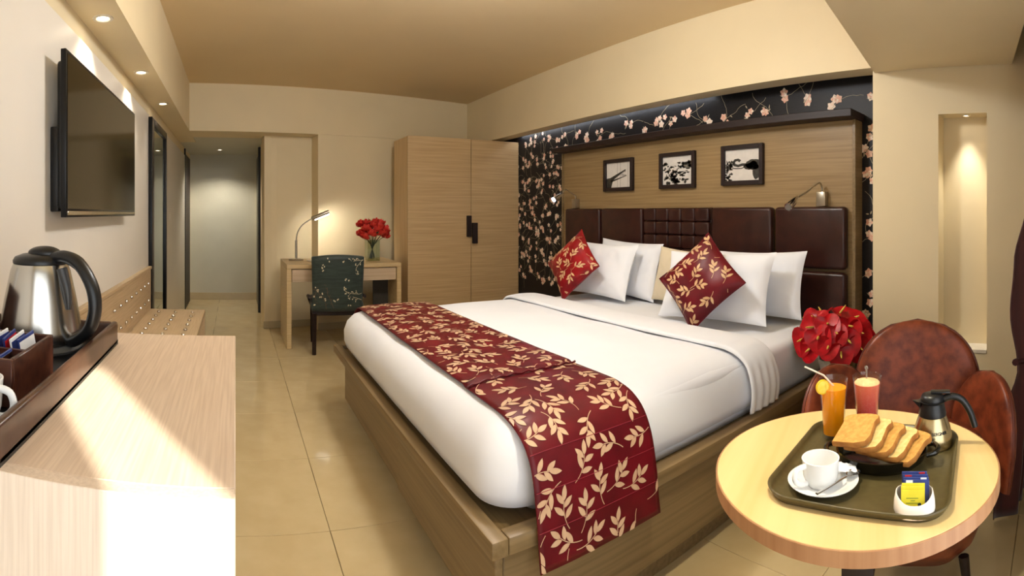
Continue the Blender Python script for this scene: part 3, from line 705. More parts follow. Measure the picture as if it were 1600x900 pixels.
box('side_panel', (BX0 + .0765, BX1 - .1), (BY1 - .145, BY1 - .12), (.10, .3615), w_bedX, bf, .003, 1)
box('plinth', (BX0 + .15, BX1 - .15), (BY0 + .09, BY1 - .16), (0, .36), w_bedY, bf)
def rrect(x0, x1, y0, y1, rc, n=10):
    out = []
    for (cx_, cy_, a0) in ((x1 - rc, y1 - rc, 0), (x0 + rc, y1 - rc, PI / 2), (x0 + rc, y0 + rc, PI), (x1 - rc, y0 + rc, 1.5 * PI)):
        for k in range(n + 1): out.append((cx_ + rc * math.cos(a0 + PI / 2 * k / n), cy_ + rc * math.sin(a0 + PI / 2 * k / n)))
    # resample the straight runs too
    res = []
    for i, p in enumerate(out):
        q = out[(i + 1) % len(out)]; d = math.dist(p, q); m_ = max(1, int(d / .06))
        for k in range(m_): res.append((p[0] + (q[0] - p[0]) * k / m_, p[1] + (q[1] - p[1]) * k / m_))
    return res
def loft(name, x0, x1, y0, y1, rc, prof, mat_, parent=None, amp=0., seed=0., solid=0.):
    base = rrect(x0, x1, y0, y1, rc); n = len(base); cx_, cy_ = (x0 + x1) / 2, (y0 + y1) / 2
    vs = []; fs = []
    for d, z in prof:
        sx = 1 - d / ((x1 - x0) / 2); sy = 1 - d / ((y1 - y0) / 2)
        for (x, y) in base:
            p = Vector((cx_ + (x - cx_) * sx, cy_ + (y - cy_) * sy, z))
            if amp:
                k = noise.noise(p * 4.0 + Vector((seed, 0, 0))) * amp
                p += Vector(((x - cx_) / (x1 - x0) * 1.5, (y - cy_) / (y1 - y0) * 1.5, .7)) * k
            vs.append(p)
    for i in range(len(prof) - 1):
        for k in range(n): fs.append((i * n + k, i * n + (k + 1) % n, (i + 1) * n + (k + 1) % n, (i + 1) * n + k))
    vs.append(Vector((cx_, cy_, prof[-1][1]))); c = len(vs) - 1; o_ = (len(prof) - 1) * n
    for k in range(n): fs.append((o_ + k, o_ + (k + 1) % n, c))
    if not solid: fs.append(tuple(range(n))[::-1])
    o = mesh(name, vs, fs, mat_, parent, True)
    if solid:
        q = o.modifiers.new('solid', 'SOLIDIFY'); q.thickness = solid; q.offset = -1
    return o
mt = loft('mattress', .80, 2.78, 1.26, 3.24, .06, [(.01, .387), (0, .42), (0, .59), (.012, .615), (.04, .627), (.3, .630)], m_linen)
tag(mt, 'white sheeted mattress end under the pillows', 'mattress')
DPROF = [(.045, .415), (.010, .430), (-.004, .47), (-.004, .53), (.014, .585), (.045, .625), (.085, .648), (.14, .660), (.22, .665), (.4, .667), (.6, .667)]
dv = loft('duvet', .665, 2.02, 1.235, 3.262, .12, DPROF, m_linen, amp=.010, solid=.012)
tag(dv, 'plump white duvet tucked over the foot of the bed', 'duvet')
# turned-down band at the head end of the duvet
tprof = [(1.150, .427), (1.192, .50), (1.205, .56), (1.232, .615), (1.275, .652), (1.33, .672), (1.42, .680), (1.8, .682), (2.25, .682), (2.7, .682), (3.08, .680), (3.17, .672), (3.225, .652), (3.268, .615), (3.295, .54), (3.302, .43)]
tprof[0] = (1.196, .425)
tp = smooth_path([(0, a, b) for a, b in tprof], 5)
def band_fn(u, v):
    i = min(len(tp) - 1, int(round(v * (len(tp) - 1)))); p = tp[i]
    x = 1.81 + .22 * u; rz_ = .010 * math.sin(PI * min(1, u * 1.0)) ** .5 if True else 0
    n_ = noise.noise(Vector((x * 5, p.y * 3, p.z * 4))) * .006
    side = max(0, min(1, (.66 - p.z) / .1))
    x += -.02 * side * (.66 - p.z) / .2
    w_ = .004 * math.sin(u * 26) * side
    return (x, p.y + (-(rz_ * .6 + w_) if p.y < 2.2 else rz_ * .6) * (side), p.z + rz_ * (1 - side) - (.012 if u in (0., 1.) else 0) * (1 - side) + n_ * .5)
td = surf('turned_down_sheet', band_fn, 30, len(tp) - 1, m_linen, solid=.006); tag(td, 'white sheet fold turned down across the bed below the pillows', 'sheet')

# leafy print shared by runner and cushions
def sprig_parts(x, y, a, k, rn):
    L = .078 * k; pts = []; c = rn.choice((-1, 1)) * .8; aa = a; out = []
    for i in range(9):
        pts.append((x, y)); x += math.cos(aa) * L / 8; y += math.sin(aa) * L / 8; aa += c / 8
    for i, l, sd_ in ((3, .040, 1), (4, .042, -1), (6, .038, 1), (7, .038, -1)):
        b = math.atan2(pts[i + 1][1] - pts[i][1], pts[i + 1][0] - pts[i][0]) + sd_ * rn.uniform(.55, .8)
        out.append((pts[i][0] + math.cos(b) * .003, pts[i][1] + math.sin(b) * .003, b, l * k, .0078 * k, .10 * sd_))
    b = math.atan2(pts[8][1] - pts[7][1], pts[8][0] - pts[7][0]); out.append((pts[8][0], pts[8][1], b, .042 * k, .008 * k, 0.))
    return pts, out
def leaf_pattern(P, x0, x1, y0, y1, k, tries, gap, rn, ok=lambda x, y: True):
    # darts thrown until the cloth is full: a sprig stays only where none of its leaves would touch another sprig
    cell = .02; grid = {}
    for q in range(tries):
        pts, lv = sprig_parts(rn.uniform(x0 - .04, x1 + .04), rn.uniform(y0 - .04, y1 + .04), rn.random() * 2 * PI, k, rn)
        pr_ = [pts[0], pts[2]] + [(x + math.cos(b) * L * t, y + math.sin(b) * L * t) for x, y, b, L, W, z in lv for t in (.1, .4, .7, 1.)]
        bad = False
        for (x, y) in pr_:
            i, j = int(x // cell), int(y // cell)
            for di in (-1, 0, 1):
                for dj in (-1, 0, 1):
                    for (u, v) in grid.get((i + di, j + dj), ()):
                        if (u - x) ** 2 + (v - y) ** 2 < gap * gap: bad = True; break
        if bad: continue
        for (x, y) in pr_: grid.setdefault((int(x // cell), int(y // cell)), []).append((x, y))
        P.stroke(pts, .0012 * k, 0)
        for x, y, b, L, W, z in lv: P.leaf(x, y, b, L, W, 0, 6, z)
def lerp_prof(d):
    pr_ = [(p[0], p[1]) for p in DPROF[3:]]
    if d <= pr_[0][0]: return pr_[0][1]
    for (a, za), (b, zb) in zip(pr_, pr_[1:]):
        if d <= b: return za + (zb - za) * (d - a) / (b - a)
    return pr_[-1][1]
rp = smooth_path([(0, 3.327, .36), (0, 3.318, .43), (0, 3.30, .54), (0, 3.265, .62), (0, 3.20, .665), (0, 3.10, .679), (0, 2.7, .682), (0, 2.25, .682), (0, 1.8, .682), (0, 1.42, .680), (0, 1.32, .670), (0, 1.262, .650), (0, 1.215, .61), (0, 1.180, .54), (0, 1.160, .44), (0, 1.150, .36), (0, 1.142, .305)], 8)
cum = [0]
for a, b in zip(rp, rp[1:]): cum.append(cum[-1] + (b - a).length)
RL = cum[-1]; RX0, RX1 = .752, 1.200
def runner_fn(u, s, off=0.):                      # u metres across, s metres along
    s = max(0, min(RL - 1e-6, s)); i = 0
    lo, hi = 0, len(cum) - 1
    while hi - lo > 1:
        mid = (lo + hi) // 2
        if cum[mid] <= s: lo = mid
        else: hi = mid
    t = (s - cum[lo]) / (cum[lo + 1] - cum[lo]); p = rp[lo].lerp(rp[lo + 1], t); d = (rp[lo + 1] - rp[lo]).normalized()
    nrm = Vector((0, -d.z, d.y)) if d.y > 0 else Vector((0, d.z, -d.y))
    x = RX0 + u
    top = max(0, min(1, (p.z - .56) / .1))
    dz = (lerp_prof(x - .665) - .667) * top
    rip = .0022 * noise.noise(Vector((x * 7, p.y * 5, p.z * 6)))
    for sy_ in (.95, 1.22): pass
    st = .006 if p.y > 1.62 else .0
    return Vector((x, p.y, p.z + dz)) + nrm * (off + rip + st)
ru = thing('bed_runner', 'crimson bed runner with beige leaf pattern hanging over the bed side', 'bed runner')
NS = 150
surf('cloth', lambda u, v: runner_fn(u * (RX1 - RX0), v * RL), 24, NS, m_satin, ru, solid=-.004)
rp_ = Print(lambda u, s: runner_fn(max(.002, min(RX1 - RX0 - .002, u)), s, .0016), lambda u, s: .002 < u < RX1 - RX0 - .002 and .004 < s < RL - .004)
rnd = random.Random(21)
leaf_pattern(rp_, 0, RX1 - RX0, 0, RL, 1.0, 15000, .0105, rnd)
lp = rp_.build('leaf_print', [m_leaf], ru); lp['kind'] = 'stuff'
m_stitch = mat('stitching', (140, 30, 50), .5)
for s in (RL - .30, RL - .20, RL - .10):
    pts = [runner_fn(.004 + q * (RX1 - RX0 - .008) / 30, s, .0014) for q in range(31)]; tube('stitch_line', pts, .0011, m_stitch, ru, 4)
pts = [runner_fn(.0 + q * (RX1 - RX0) / 30, next(c for c, p in zip(cum, rp) if p.y < 1.632), .005 + .003 * math.sin(q * 1.7)) for q in range(31)]
tube('fold_edge', pts, .0045, m_satin, ru, 6)

def pillow_shape(w_, h_, t_, seed, n=22, wr=0.):
    vs = []; fs = []
    for side in (1, -1):
        for i in range(n + 1):
            for j in range(n + 1):
                u = 2 * i / n - 1; v = 2 * j / n - 1
                k = max(0, (1 - abs(u) ** 2.6) * (1 - abs(v) ** 2.6)) ** .55
                x = u * w_ / 2 * (1 - .05 * (1 - abs(u)) * 0 - .06 * v * v * abs(u) * 0 - .07 * (1 - v * v) * u * u); y = v * h_ / 2 * (1 - .07 * (1 - u * u) * v * v)
                z = side * t_ / 2 * k
                z += side * (.012 * noise.noise(Vector((u * 2 + seed, v * 2, seed))) + wr * noise.noise(Vector((u * 6 + seed, v * 3.5 + u * 2, seed)))) * k
                vs.append((x, y, z))
    m_ = (n + 1) ** 2
    for s in range(2):
        for i in range(n):
            for j in range(n):
                a = s * m_ + i * (n + 1) + j; q = (a, a + n + 1, a + n + 2, a + 1)
                fs.append(q if s == 0 else q[::-1])
    return vs, fs
# local pillow frame: x across, y up, z out of the front face; stood up facing -X world
def stand(o, loc, lean, yaw=0., roll=0.):
    M = Matrix.Rotation(yaw, 4, 'Z') @ Matrix.Rotation(-PI / 2, 4, 'Z') @ Matrix.Rotation(PI / 2, 4, 'X')     # x->-Y, y->Z, z->-X
    M = Matrix.Translation(loc) @ M @ Matrix.Rotation(-lean, 4, 'X') @ Matrix.Rotation(roll, 4, 'Z')
    o.matrix_world = M
def pillow(label, loc, w_, h_, t_, lean, yaw, seed, m_, roll=0., group='bed pillows'):
    t = thing('pillow', label, 'pillow', (0, 0, 0), 0, group); stand(t, loc, lean, yaw, roll)
    vs, fs = pillow_shape(w_, h_, t_, seed, 34, .010); mesh('cushioning', vs, fs, m_, t, True)
    fl = .012; pts = [(x, y, 0) for x, y in rrect(-w_ / 2 - fl * .3, w_ / 2 + fl * .3, -h_ / 2, h_ / 2, .02, 3)]
    return t
def cz(h_, lean, base=.655): return base + h_ / 2 * math.cos(lean)
pillow('white pillow in front on the left side of the bed', (2.44, 2.93, .845), .68, .40, .15, .33, .0, 1.3, m_linen)
pillow('white pillow leaning behind, left of the tufted leather', (2.62, 2.84, .845), .66, .41, .14, .22, .0, 4.1, m_linen, -.03)
pillow('white pillow in front on the right side of the bed', (2.33, 1.80, .842), .72, .40, .15, .36, .06, 7.7, m_linen, .03)
pillow('white pillow leaning behind on the right side of the bed', (2.57, 1.70, .840), .68, .385, .14, .24, .0, 9.2, m_linen, .03)
pillow('white pillow with warm shade in its colour, behind the right red cushion', (2.60, 2.29, .83), .46, .37, .12, .22, .0, 2.2, m_linen_shade, -.05)
def cushion(label, loc, s_, lean, yaw, m_, ml, seed):
    t = thing('throw_cushion', label, 'cushion', (0, 0, 0), 0, 'red diamond cushions'); stand(t, loc, lean, yaw, PI / 4 + .03)
    vs, fs = pillow_shape(s_, s_, .13, seed, 20); mesh('cover', vs, fs, m_, t, True)
    rn = random.Random(int(seed * 10))
    def fn(x, y):
        u = max(-.985, min(.985, x / (s_ / 2))); v = max(-.985, min(.985, y / (s_ / 2)))
        k = max(0, (1 - abs(u) ** 2.6) * (1 - abs(v) ** 2.6)) ** .55
        return (u * s_ / 2 * (1 - .07 * (1 - v * v) * u * u), v * s_ / 2 * (1 - .07 * (1 - u * u) * v * v), .065 * k + .012 * noise.noise(Vector((u * 2 + seed, v * 2, seed))) * k + .0022)
    P = Print(fn, lambda x, y: abs(x) < s_ * .485 and abs(y) < s_ * .485)
    leaf_pattern(P, -s_ / 2, s_ / 2, -s_ / 2, s_ / 2, .95, 5000, .0100, rn)
    q = P.build('leaf_print', [ml], t); q['kind'] = 'stuff'
    bm = bmesh.new(); e = s_ / 2
    def edge(u, v): return (u * e * (1 - .07 * (1 - v * v) * u * u), v * e * (1 - .07 * (1 - u * u) * v * v), 0)
    loop = [edge(k / 10 - 1, -1) for k in range(20)] + [edge(1, k / 10 - 1) for k in range(20)] + [edge(1 - k / 10, 1) for k in range(20)] + [edge(-1, 1 - k / 10) for k in range(21)]
    tube('piping', loop, .004, m_, t, 6)
cushion('diamond red cushion with gold leaves on the left pillows', (2.235, 2.99, .885), .375, .38, .10, m_satin2, m_leafr, 3.0)
cushion('diamond crimson cushion with beige leaves on the right pillows', (2.160, 1.765, .890), .380, .36, .12, m_satin, m_leafr, 6.0)

# ------------------------------------------------------------------ nightstand and anthurium
ns = thing('nightstand', 'low oak nightstand between the bed and the armchair', 'nightstand', (2.23, .855, 0))
box('top', (0, .30), (0, .30), (.40, .43), w_bedX, ns, .003, 1); box('body', (.01, .30), (.01, .29), (.12, .3995), w_bedX, ns, .002, 1)
dr = box('drawer', (-.006, .0095), (.015, .285), (.26, .39), w_bedY, ns, .002, 1); lathe('knob', [(0, 0), (.006, 0), (.006, .01), (.013, .014), (.012, .022), (0, .024)], m_nickel, dr, n=14).matrix_local = Matrix.Translation((-.0062, .15, .325)) @ Matrix.Rotation(-PI / 2, 4, 'Y')
box('plinth', (.03, .29), (.03, .27), (0, .1195), m_black, ns)
an = thing('anthurium_plant', 'potted red anthurium with glossy flowers beside the bed', 'plant', (2.36, 1.088, .4305))
lathe('pot', [(0, 0), (.055, 0), (.075, .10), (.078, .105), (.07, .105), (.06, .09), (0, .09)], m_white, an, n=24)
rnd = random.Random(5)
sp_me = pd_me = None
camdir = Vector((-.93, -.36, 0))
for k in range(36):
    a = k * 2.39996; e = .10 + .90 * ((k + .5) / 36); el = math.acos(1 - e * 1.15)
    if el > 1.9: el = 1.9
    d = Vector((math.sin(el) * math.cos(a), math.sin(el) * math.sin(a), math.cos(el)))
    p = Vector((d.x * .165, d.y * .165, .185 + d.z * .145))
    if 1.088 + p.y > 1.20 and .4305 + p.z < .70: continue
    if sp_me is None:
        vs = []; fs = []; n = 20; R = 4
        vs.append((0, 0, 0))
        for r in range(1, R + 1):
            for q in range(n):
                t = 2 * PI * q / n; hr = .058 * (1 + .28 * math.cos(t) ** 3) * (1 - .32 * max(0, math.cos(t + PI)) ** 8)
                x = math.cos(t) * hr * r / R; y = math.sin(t) * hr * .92 * r / R
                vs.append((x, y, .010 * (r / R) ** 2 + .010 * math.sin(2 * t) * (r / R) ** 2 - .012 * max(0, math.cos(t)) * (r / R) ** 3))
        for q in range(n): fs.append((0, 1 + q, 1 + (q + 1) % n))
        for r in range(R - 1):
            for q in range(n): fs.append((1 + r * n + q, 1 + (r + 1) * n + q, 1 + (r + 1) * n + (q + 1) % n, 1 + r * n + (q + 1) % n))
        o = mesh('spathe', vs, fs, m_red, an, True); sp_me = o.data
        s_ = tube('spadix', [(0, 0, .0), (.012, 0, .022), (.02, 0, .040)], [.0042, .0045, .002], m_yel, o, 8); pd_me = s_.data
    else:
        o = link(bpy.data.objects.new('spathe', sp_me), an); link(bpy.data.objects.new('spadix', pd_me), o)
    z = (d * .75 + camdir * .55 + Vector((0, 0, .25))).normalized(); x = Vector((d.x * .4, d.y * .4, -1)); x = (x - z * x.dot(z)).normalized(); y = z.cross(x)
    M = Matrix((x, y, z)).transposed().to_4x4(); M.translation = p
    o.matrix_local = M @ Matrix.Rotation(rnd.uniform(-.6, .6), 4, 'Z') @ Matrix.Scale(rnd.uniform(.95, 1.28), 4)
    tube('stem', smooth_path([(d.x * .02, d.y * .02, .09), (d.x * .08, d.y * .08, .15), tuple(p - z * .003)], 3), .0025, m_leafg, an, 5)
for k in range(12):
    a = k * .55; leaf_mesh('leaf', .14, .045, m_leafg, an, Matrix.Translation((0, 0, .12 + .012 * (k % 4))) @ Matrix.Rotation(a, 4, 'Z') @ Matrix.Rotation(.3 + .25 * (k % 3), 4, 'X') @ Matrix.Translation((0, .03, 0)))

# ------------------------------------------------------------------ armchair
def petal(name, w_, h_, t_, parent, M, bend, top=2.4, mat_=m_tan):
    n = 18; vs = []; fs = []
    def base(u, v):
        # v 0 bottom .. 1 top, superellipse shoulders
        half = w_ / 2 * (1 - max(0, (v - .35) / .65) ** top) ** (1 / 2.0) if v > .35 else w_ / 2 * (.90 + .10 * (v / .35))
        return u * half, v * h_
    for side in (1, -1):
        for i in range(n + 1):
            for j in range(n + 1):
                u = math.sin((2 * i / n - 1) * PI / 2); v = math.sin(j / n * PI / 2)
                x, z = base(u, v)
                k = max(0, 1 - abs(u) ** 5) * max(0, 1 - v ** 7) ; k = k ** .35
                vs.append(M @ Vector((x, side * t_ / 2 * k + bend * (x / (w_ / 2)) ** 2, z)))
    m_ = (n + 1) ** 2
    for s in range(2):
        for i in range(n):
            for j in range(n):
                a = s * m_ + i * (n + 1) + j; q = (a, a + n + 1, a + n + 2, a + 1); fs.append(q if s else q[::-1])
    o = mesh(name, vs, fs, mat_, parent, True)
    loop = []
    for k in range(0, 41):
        t = PI * k / 40; u = -math.cos(t)
        # walk the rim: bottom-left up, over the top, bottom-right down
    rim = [base(-1, j / 20) for j in range(0, 20)] + [base(1, 1 - j / 20) for j in range(0, 21)]
    rim = [M @ Vector((x, bend * (x / (w_ / 2)) ** 2, z)) for x, z in rim]
    tube('piping', rim, .0055, m_pipe, o, 6)
    return o
ac = thing('tub_armchair', 'cognac leather tub armchair behind the round table', 'armchair', (1.80, .50, 0), 0)
yaw = -1.30                                     # local -Y faces the camera
ac.rotation_euler = (0, 0, yaw)
petal('backrest', .505, .468, .07, ac, Matrix.Translation((0, .24, .345)) @ Matrix.Rotation(-.14, 4, 'X'), -.03, 2.6)
petal('arm', .38, .375, .055, ac, Matrix.Translation((-.292, .045, .31)) @ Matrix.Rotation(math.radians(52), 4, 'Z') @ Matrix.Rotation(-.10, 4, 'X'), -.035, 2.2)
petal('arm', .38, .36, .055, ac, Matrix.Translation((.245, .02, .31)) @ Matrix.Rotation(math.radians(-62), 4, 'Z') @ Matrix.Rotation(-.10, 4, 'X'), -.035, 2.2)
st = loft('seat', -.25, .25, -.27, .21, .14, [(.03, .30), (0, .33), (0, .41), (.02, .445), (.06, .46), (.18, .465)], m_tan, ac)
loft('base_shell', -.235, .235, -.25, .22, .16, [(.09, .10), (.04, .16), (.01, .24), (.0, .299), (.02, .2995)], m_tan, ac)
for x, y in ((-.15, -.16), (.15, -.16), (-.15, .13), (.15, .13)): tube('leg', [(x, y, .13), (x * 1.1, y * 1.1, 0)], [.018, .012], w_dark, ac, 10)

# ------------------------------------------------------------------ drape at the window
def drape_fn(u, v):
    z = .012 + v * 2.55
    zk = [(0, .235), (.25, .215), (.45, .19), (.62, .155), (.82, .17), (1.05, .150), (1.29, .10), (1.6, .06), (2.6, .03)]
    y = zk[-1][1]
    for (a, ya), (b, yb) in zip(zk, zk[1:]):
        if a <= z <= b: t = (z - a) / (b - a); t = t * t * (3 - 2 * t); y = ya + (yb - ya) * t; break
    pinch = 1 - .45 * math.exp(-((z - .64) / .16) ** 2)
    x = 2.10 + .52 * u * (.85 + .15 * pinch)
    return (x, y + .045 * pinch * math.sin(u * 2 * PI * 5 + 1.2) - .05 * u - .012, z)
cu = thing('window_drape', 'maroon tied-back drape at the right picture edge', 'curtain')
surf('cloth', drape_fn, 80, 60, m_drape, cu, solid=.004)
pts = [Vector(drape_fn(k / 40, .25)) + Vector((0, .012, 0)) for k in range(41)]
tube('tieback', pts, .014, mat('tieback_cloth', (60, 20, 20), .6), cu, 8)

# ------------------------------------------------------------------ round table and breakfast
TXC, TYC, TR, TZ = 1.080, .437, .312, .70
tb = thing('round_table', 'round pale wood pedestal table in the right foreground', 'table', (TXC, TYC, 0), .35)
lathe('tabletop', [(0, TZ - .028), (TR - .003, TZ - .028), (TR - .003, TZ - .001), (TR - .004, TZ), (0, TZ)], w_table, tb, n=96, angle=30)
lathe('edge_band', [(TR - .0028, TZ - .030), (TR, TZ - .029), (TR, TZ - .0015), (TR - .001, TZ - .0005), (TR - .0028, TZ - .0005)], w_band, tb, n=96, angle=30)
box('column', (-.035, .035), (-.035, .035), (.02, TZ - .029), w_dark, tb, .004, 2)
lathe('base', [(0, 0), (.21, 0), (.21, .008), (.06, .022), (0, .022)], m_blackm, tb, n=48)
ZT = TZ + .0005
tr = thing('serving_tray', 'olive brown rounded serving tray on the round table', 'tray', (1.064, .399, ZT), math.radians(8.5))
def tray_surface():
    base = [(0.0, .002), (.004, .0015), (.016, .003), (.022, .012), (.026, .0175), (.030, .0175), (.0305, .015), (.028, .011), (.020, .0), (.004, .0)]
    hx, hy = .163, .152; vs = []; fs = []
    loops = []
    for d, z in base[1:]:
        loops.append([(x, y, z) for x, y in rrect(-hx - d, hx + d, -hy - d, hy + d, .035 + d, 8)])
    n = min(len(l) for l in loops)
    return base
TB = [(.0, .0025), (.016, .0025), (.022, .010), (.0265, .0175), (.030, .0178), (.031, .0160), (.0285, .0105), (.021, .0003), (.0, .0002)]
def rr_fixed(hx, hy, rc, n=10):
    out = []
    for (cx_, cy_, a0) in ((hx - rc, hy - rc, 0), (-hx + rc, hy - rc, PI / 2), (-hx + rc, -hy + rc, PI), (hx - rc, -hy + rc, 1.5 * PI)):
        for k in range(n + 1): out.append((cx_ + rc * math.cos(a0 + PI / 2 * k / n), cy_ + rc * math.sin(a0 + PI / 2 * k / n)))
    return out
vs = []; fs = []
for d, z in TB:
    vs += [(x, y, z) for x, y in rr_fixed(.167 + d, .150 + d, .035 + d)]
n = 44
for i in range(len(TB) - 1):
    for k in range(n): fs.append((i * n + k, i * n + (k + 1) % n, (i + 1) * n + (k + 1) % n, (i + 1) * n + k))
mesh('rim', vs, fs, m_tray, tr, True)
mesh('tray_floor', [(x, y, .0025) for x, y in rr_fixed(.167, .150, .035)] + [(x, y, .0004) for x, y in rr_fixed(.167, .150, .035)], [tuple(range(44)), tuple(range(44, 88))[::-1]] + [(k, 44 + k, 44 + (k + 1) % 44, (k + 1) % 44) for k in range(44)], m_tray, tr)
ZR = ZT + .0028                                  # tray floor height
def tumbler(x, y, label, jm, H, r0, r1, fill, head=None):
    t = thing('tumbler', label, 'glass', (x, y, ZR), 0, 'juice glasses')
    def rad(z): return r0 + (r1 - r0) * (z / H) ** 1.4
    out = [(rad(H * k / 14), H * k / 14) for k in range(15)]; inn = [(rad(H * k / 14) - .0016, H * k / 14) for k in range(14, 0, -1) if H * k / 14 > .011]
    lathe('glass', [(0, 0.0003)] + out[:1] + out + [(rad(H) - .0008, H + .0008)] + inn + [(rad(.011) - .002, .010), (0, .010)], m_glass, t)
    zs = [.0112 + (fill - .0112) * k / 12 for k in range(13)]
    lathe('juice', [(0, .0112)] + [(rad(z) - .0021, z) for z in zs] + [(0, fill)], jm, t)
    if head: lathe('foam', [(0, fill + .0003), (rad(fill) - .003, fill + .0003), (rad(fill) - .006, fill + .004), (.008, fill + .0085), (0, fill + .009)], head, t)
    return t, rad
GX, GY = 1.164, .536
t, rad = tumbler(GX, GY, 'tall glass of orange juice with a lemon slice', m_oj, .143, .026, .0355, .122)
hd = Vector((math.cos(1.14), -math.sin(1.14), 0))  # screen-right direction at the glass
ra = Vector((-math.sin(1.14), -math.cos(1.14), 0)) # towards the camera
lz = thing('lemon_slice', 'round lemon slice on the rim of the orange juice glass', 'lemon slice')
M = Matrix((hd, Vector((0, 0, 1)), ra)).transposed().to_4x4(); M.translation = Vector((GX, GY, ZR + .131)) - hd * .026 + ra * .0275
lz.matrix_world = M @ Matrix.Rotation(.5, 4, 'Y')
lathe('rind', [(0, -.0025), (.0172, -.0025), (.018, 0), (.0172, .0025), (0, .0025)], m_lemon, lz, n=28); lathe('flesh', [(0, .0031), (.0142, .003), (.0145, .0026), (0, .0026)], m_lemonf, lz, n=24)
stp = Vector((GX, GY, ZR))
so = tube('drinking_straw', [stp + hd * .008 - ra * .012 + Vector((0, 0, .112)), stp - hd * .024 - ra * .010 + Vector((0, 0, .1475)), stp - hd * .070 + Vector((0, 0, .171))], .0024, mat('straw_paper', (222, 214, 196), .5), None, 8)
tag(so, 'pale straw leaning out of the orange juice glass', 'straw')
RGX, RGY = 1.216, .468
t, rad = tumbler(RGX, RGY, 'tall glass of pink red fizzy drink beside the orange juice', m_rj, .143, .026, .0365, .126, mat('pink_foam', (246, 206, 150), .6, rgb2=(250, 180, 130), scale=60))
sk = thing('stirrer', 'clear stirrer standing in the red drink', 'stirrer', (RGX + .0, RGY + .003, ZR))
tube('rod', [(0.006, 0, .118), (0, -.001, .158)], .0022, m_clearp, sk, 8)
lathe('loop', [(.0030, -.0018), (.0052, -.0012), (.0052, .0012), (.0030, .0018), (.0030, -.0018)], m_clearp, sk, n=16).matrix_local = Matrix.Translation((-.0003, -.001, .1628)) @ Matrix.Rotation(PI / 2, 4, 'Y') @ Matrix.Rotation(.4, 4, 'X')
# frying-pan style dish with bread
pth = 1.232; pt = Vector((math.cos(pth), -math.sin(pth), 0)); pn = Vector((math.sin(pth), math.cos(pth), 0))   # screen right / away
PC = pn * 1.152
pan = thing('serving_dish', 'black oval two-handled dish holding the bread', 'dish', (PC.x, PC.y, ZR), math.atan2(pt.y, pt.x))
lathe('bowl', [(0, 0), (.078, 0), (.093, .012), (.099, .030), (.101, .031), (.097, .032), (.091, .016), (.080, .004), (0, .004)], m_iron, pan, n=48, sy=.78)
for s in (-1, 1):
    tube('handle', smooth_path([(s * .095, -.026, .026), (s * .115, -.022, .029), (s * .123, 0, .030), (s * .115, .022, .029), (s * .095, .026, .026)], 5), .006, m_iron, pan, 8)
slice_shape = [(-.5, -.5), (.5, -.5), (.5, .2), (.56, .34), (.5, .46), (.3, .52), (0, .54), (-.3, .52), (-.5, .46), (-.56, .34), (-.5, .2)]
def bread(i, label, cm, loc, rot, w_=.078, h_=.098, th=.0125):
    t = thing('bread_slice', label, 'bread', (0, 0, 0), 0, 'bread slices in the dish')
    t.matrix_world = Matrix.Translation(loc) @ rot
    pts = smooth_path([(x * w_, y * h_, 0) for x, y in slice_shape] + [(slice_shape[0][0] * w_, slice_shape[0][1] * h_, 0)], 3)[:-1]; n = len(pts)
    bm = bmesh.new()
    rings = [[bm.verts.new((p.x * s, p.y * s, z)) for p in pts] for s, z in ((.97, -th / 2), (1, -th / 2 + .002), (1, th / 2 - .002), (.97, th / 2))]
    for a, b in zip(rings, rings[1:]):
        for k in range(n): bm.faces.new((a[k], a[(k + 1) % n], b[(k + 1) % n], b[k]))
    bmesh.ops.subdivide_edges
    bm_obj('crust', bm, m_crust, t, True, 50)
    for s in (-1, 1):
        z = s * (th / 2 - .0002); vs = [(p.x * .972, p.y * .972, z) for p in pts] + [(0, 0, z + s * .0008)]
        fs = [((k, (k + 1) % n, n) if s > 0 else ((k + 1) % n, k, n)) for k in range(n)]
        mesh('crumb', vs, fs, cm, t, True)
labs = ['topmost toasted bread slice lying across the stack', 'pale bread slice just under the topmost one', 'golden bread slice in the middle of the fanned stack', 'pale bread slice fourth in the fanned stack', 'toasted bread slice at the right bottom of the stack']
for i in range(5):
    c = PC + pt * (-.056 + .027 * i) + pn * (-.004 - .002 * i) + Vector((0, 0, ZR + .072 - .0084 * i))
    up = (Vector((0, 0, 1)) + pn * -.18 + pt * -.25).normalized()
    yv = (pn * math.cos(.35 + .08 * i) + pt * math.sin(.35 + .08 * i)); yv = (yv - up * yv.dot(up)).normalized(); xv = yv.cross(up)
    R_ = Matrix((xv, yv, up)).transposed().to_4x4()
    bread(i, labs[i], m_toast if i in (1, 3) else m_crumb, c, R_)
# thermos carafe
CT = 1.328; CC = Vector((math.sin(CT), math.cos(CT), 0)) * 1.242; ct = Vector((math.cos(CT), -math.sin(CT), 0)); cn = Vector((math.sin(CT), math.cos(CT), 0))
cf = thing('coffee_carafe', 'steel coffee carafe with black collar, lid and curved handle', 'carafe', (CC.x, CC.y, ZR), math.atan2(ct.y, ct.x))
CR = .048
lathe('body', [(0, 0), (CR - .002, 0), (CR, .004), (CR - .001, .020), (CR - .006, .044), (CR - .014, .066), (CR - .0165, .070), (0, .0702)], mat('bronze_steel', (196, 176, 134), .26, 1., var=.05, scale=8), cf, n=48)
lathe('collar', [(CR - .0155, .0703), (CR - .0150, .074), (CR - .0185, .090), (CR - .020, .100), (CR - .016, .1045), (0, .1046)], m_black, cf, n=40)
lathe('lid', [(CR - .0205, .1047), (CR - .020, .110), (CR - .023, .117), (CR - .032, .121), (0, .122)], m_black, cf, n=40)
box('thumb_lever', (-.004, .042), (-.009, .009), (.1215, .127), m_black, cf, .002, 2)
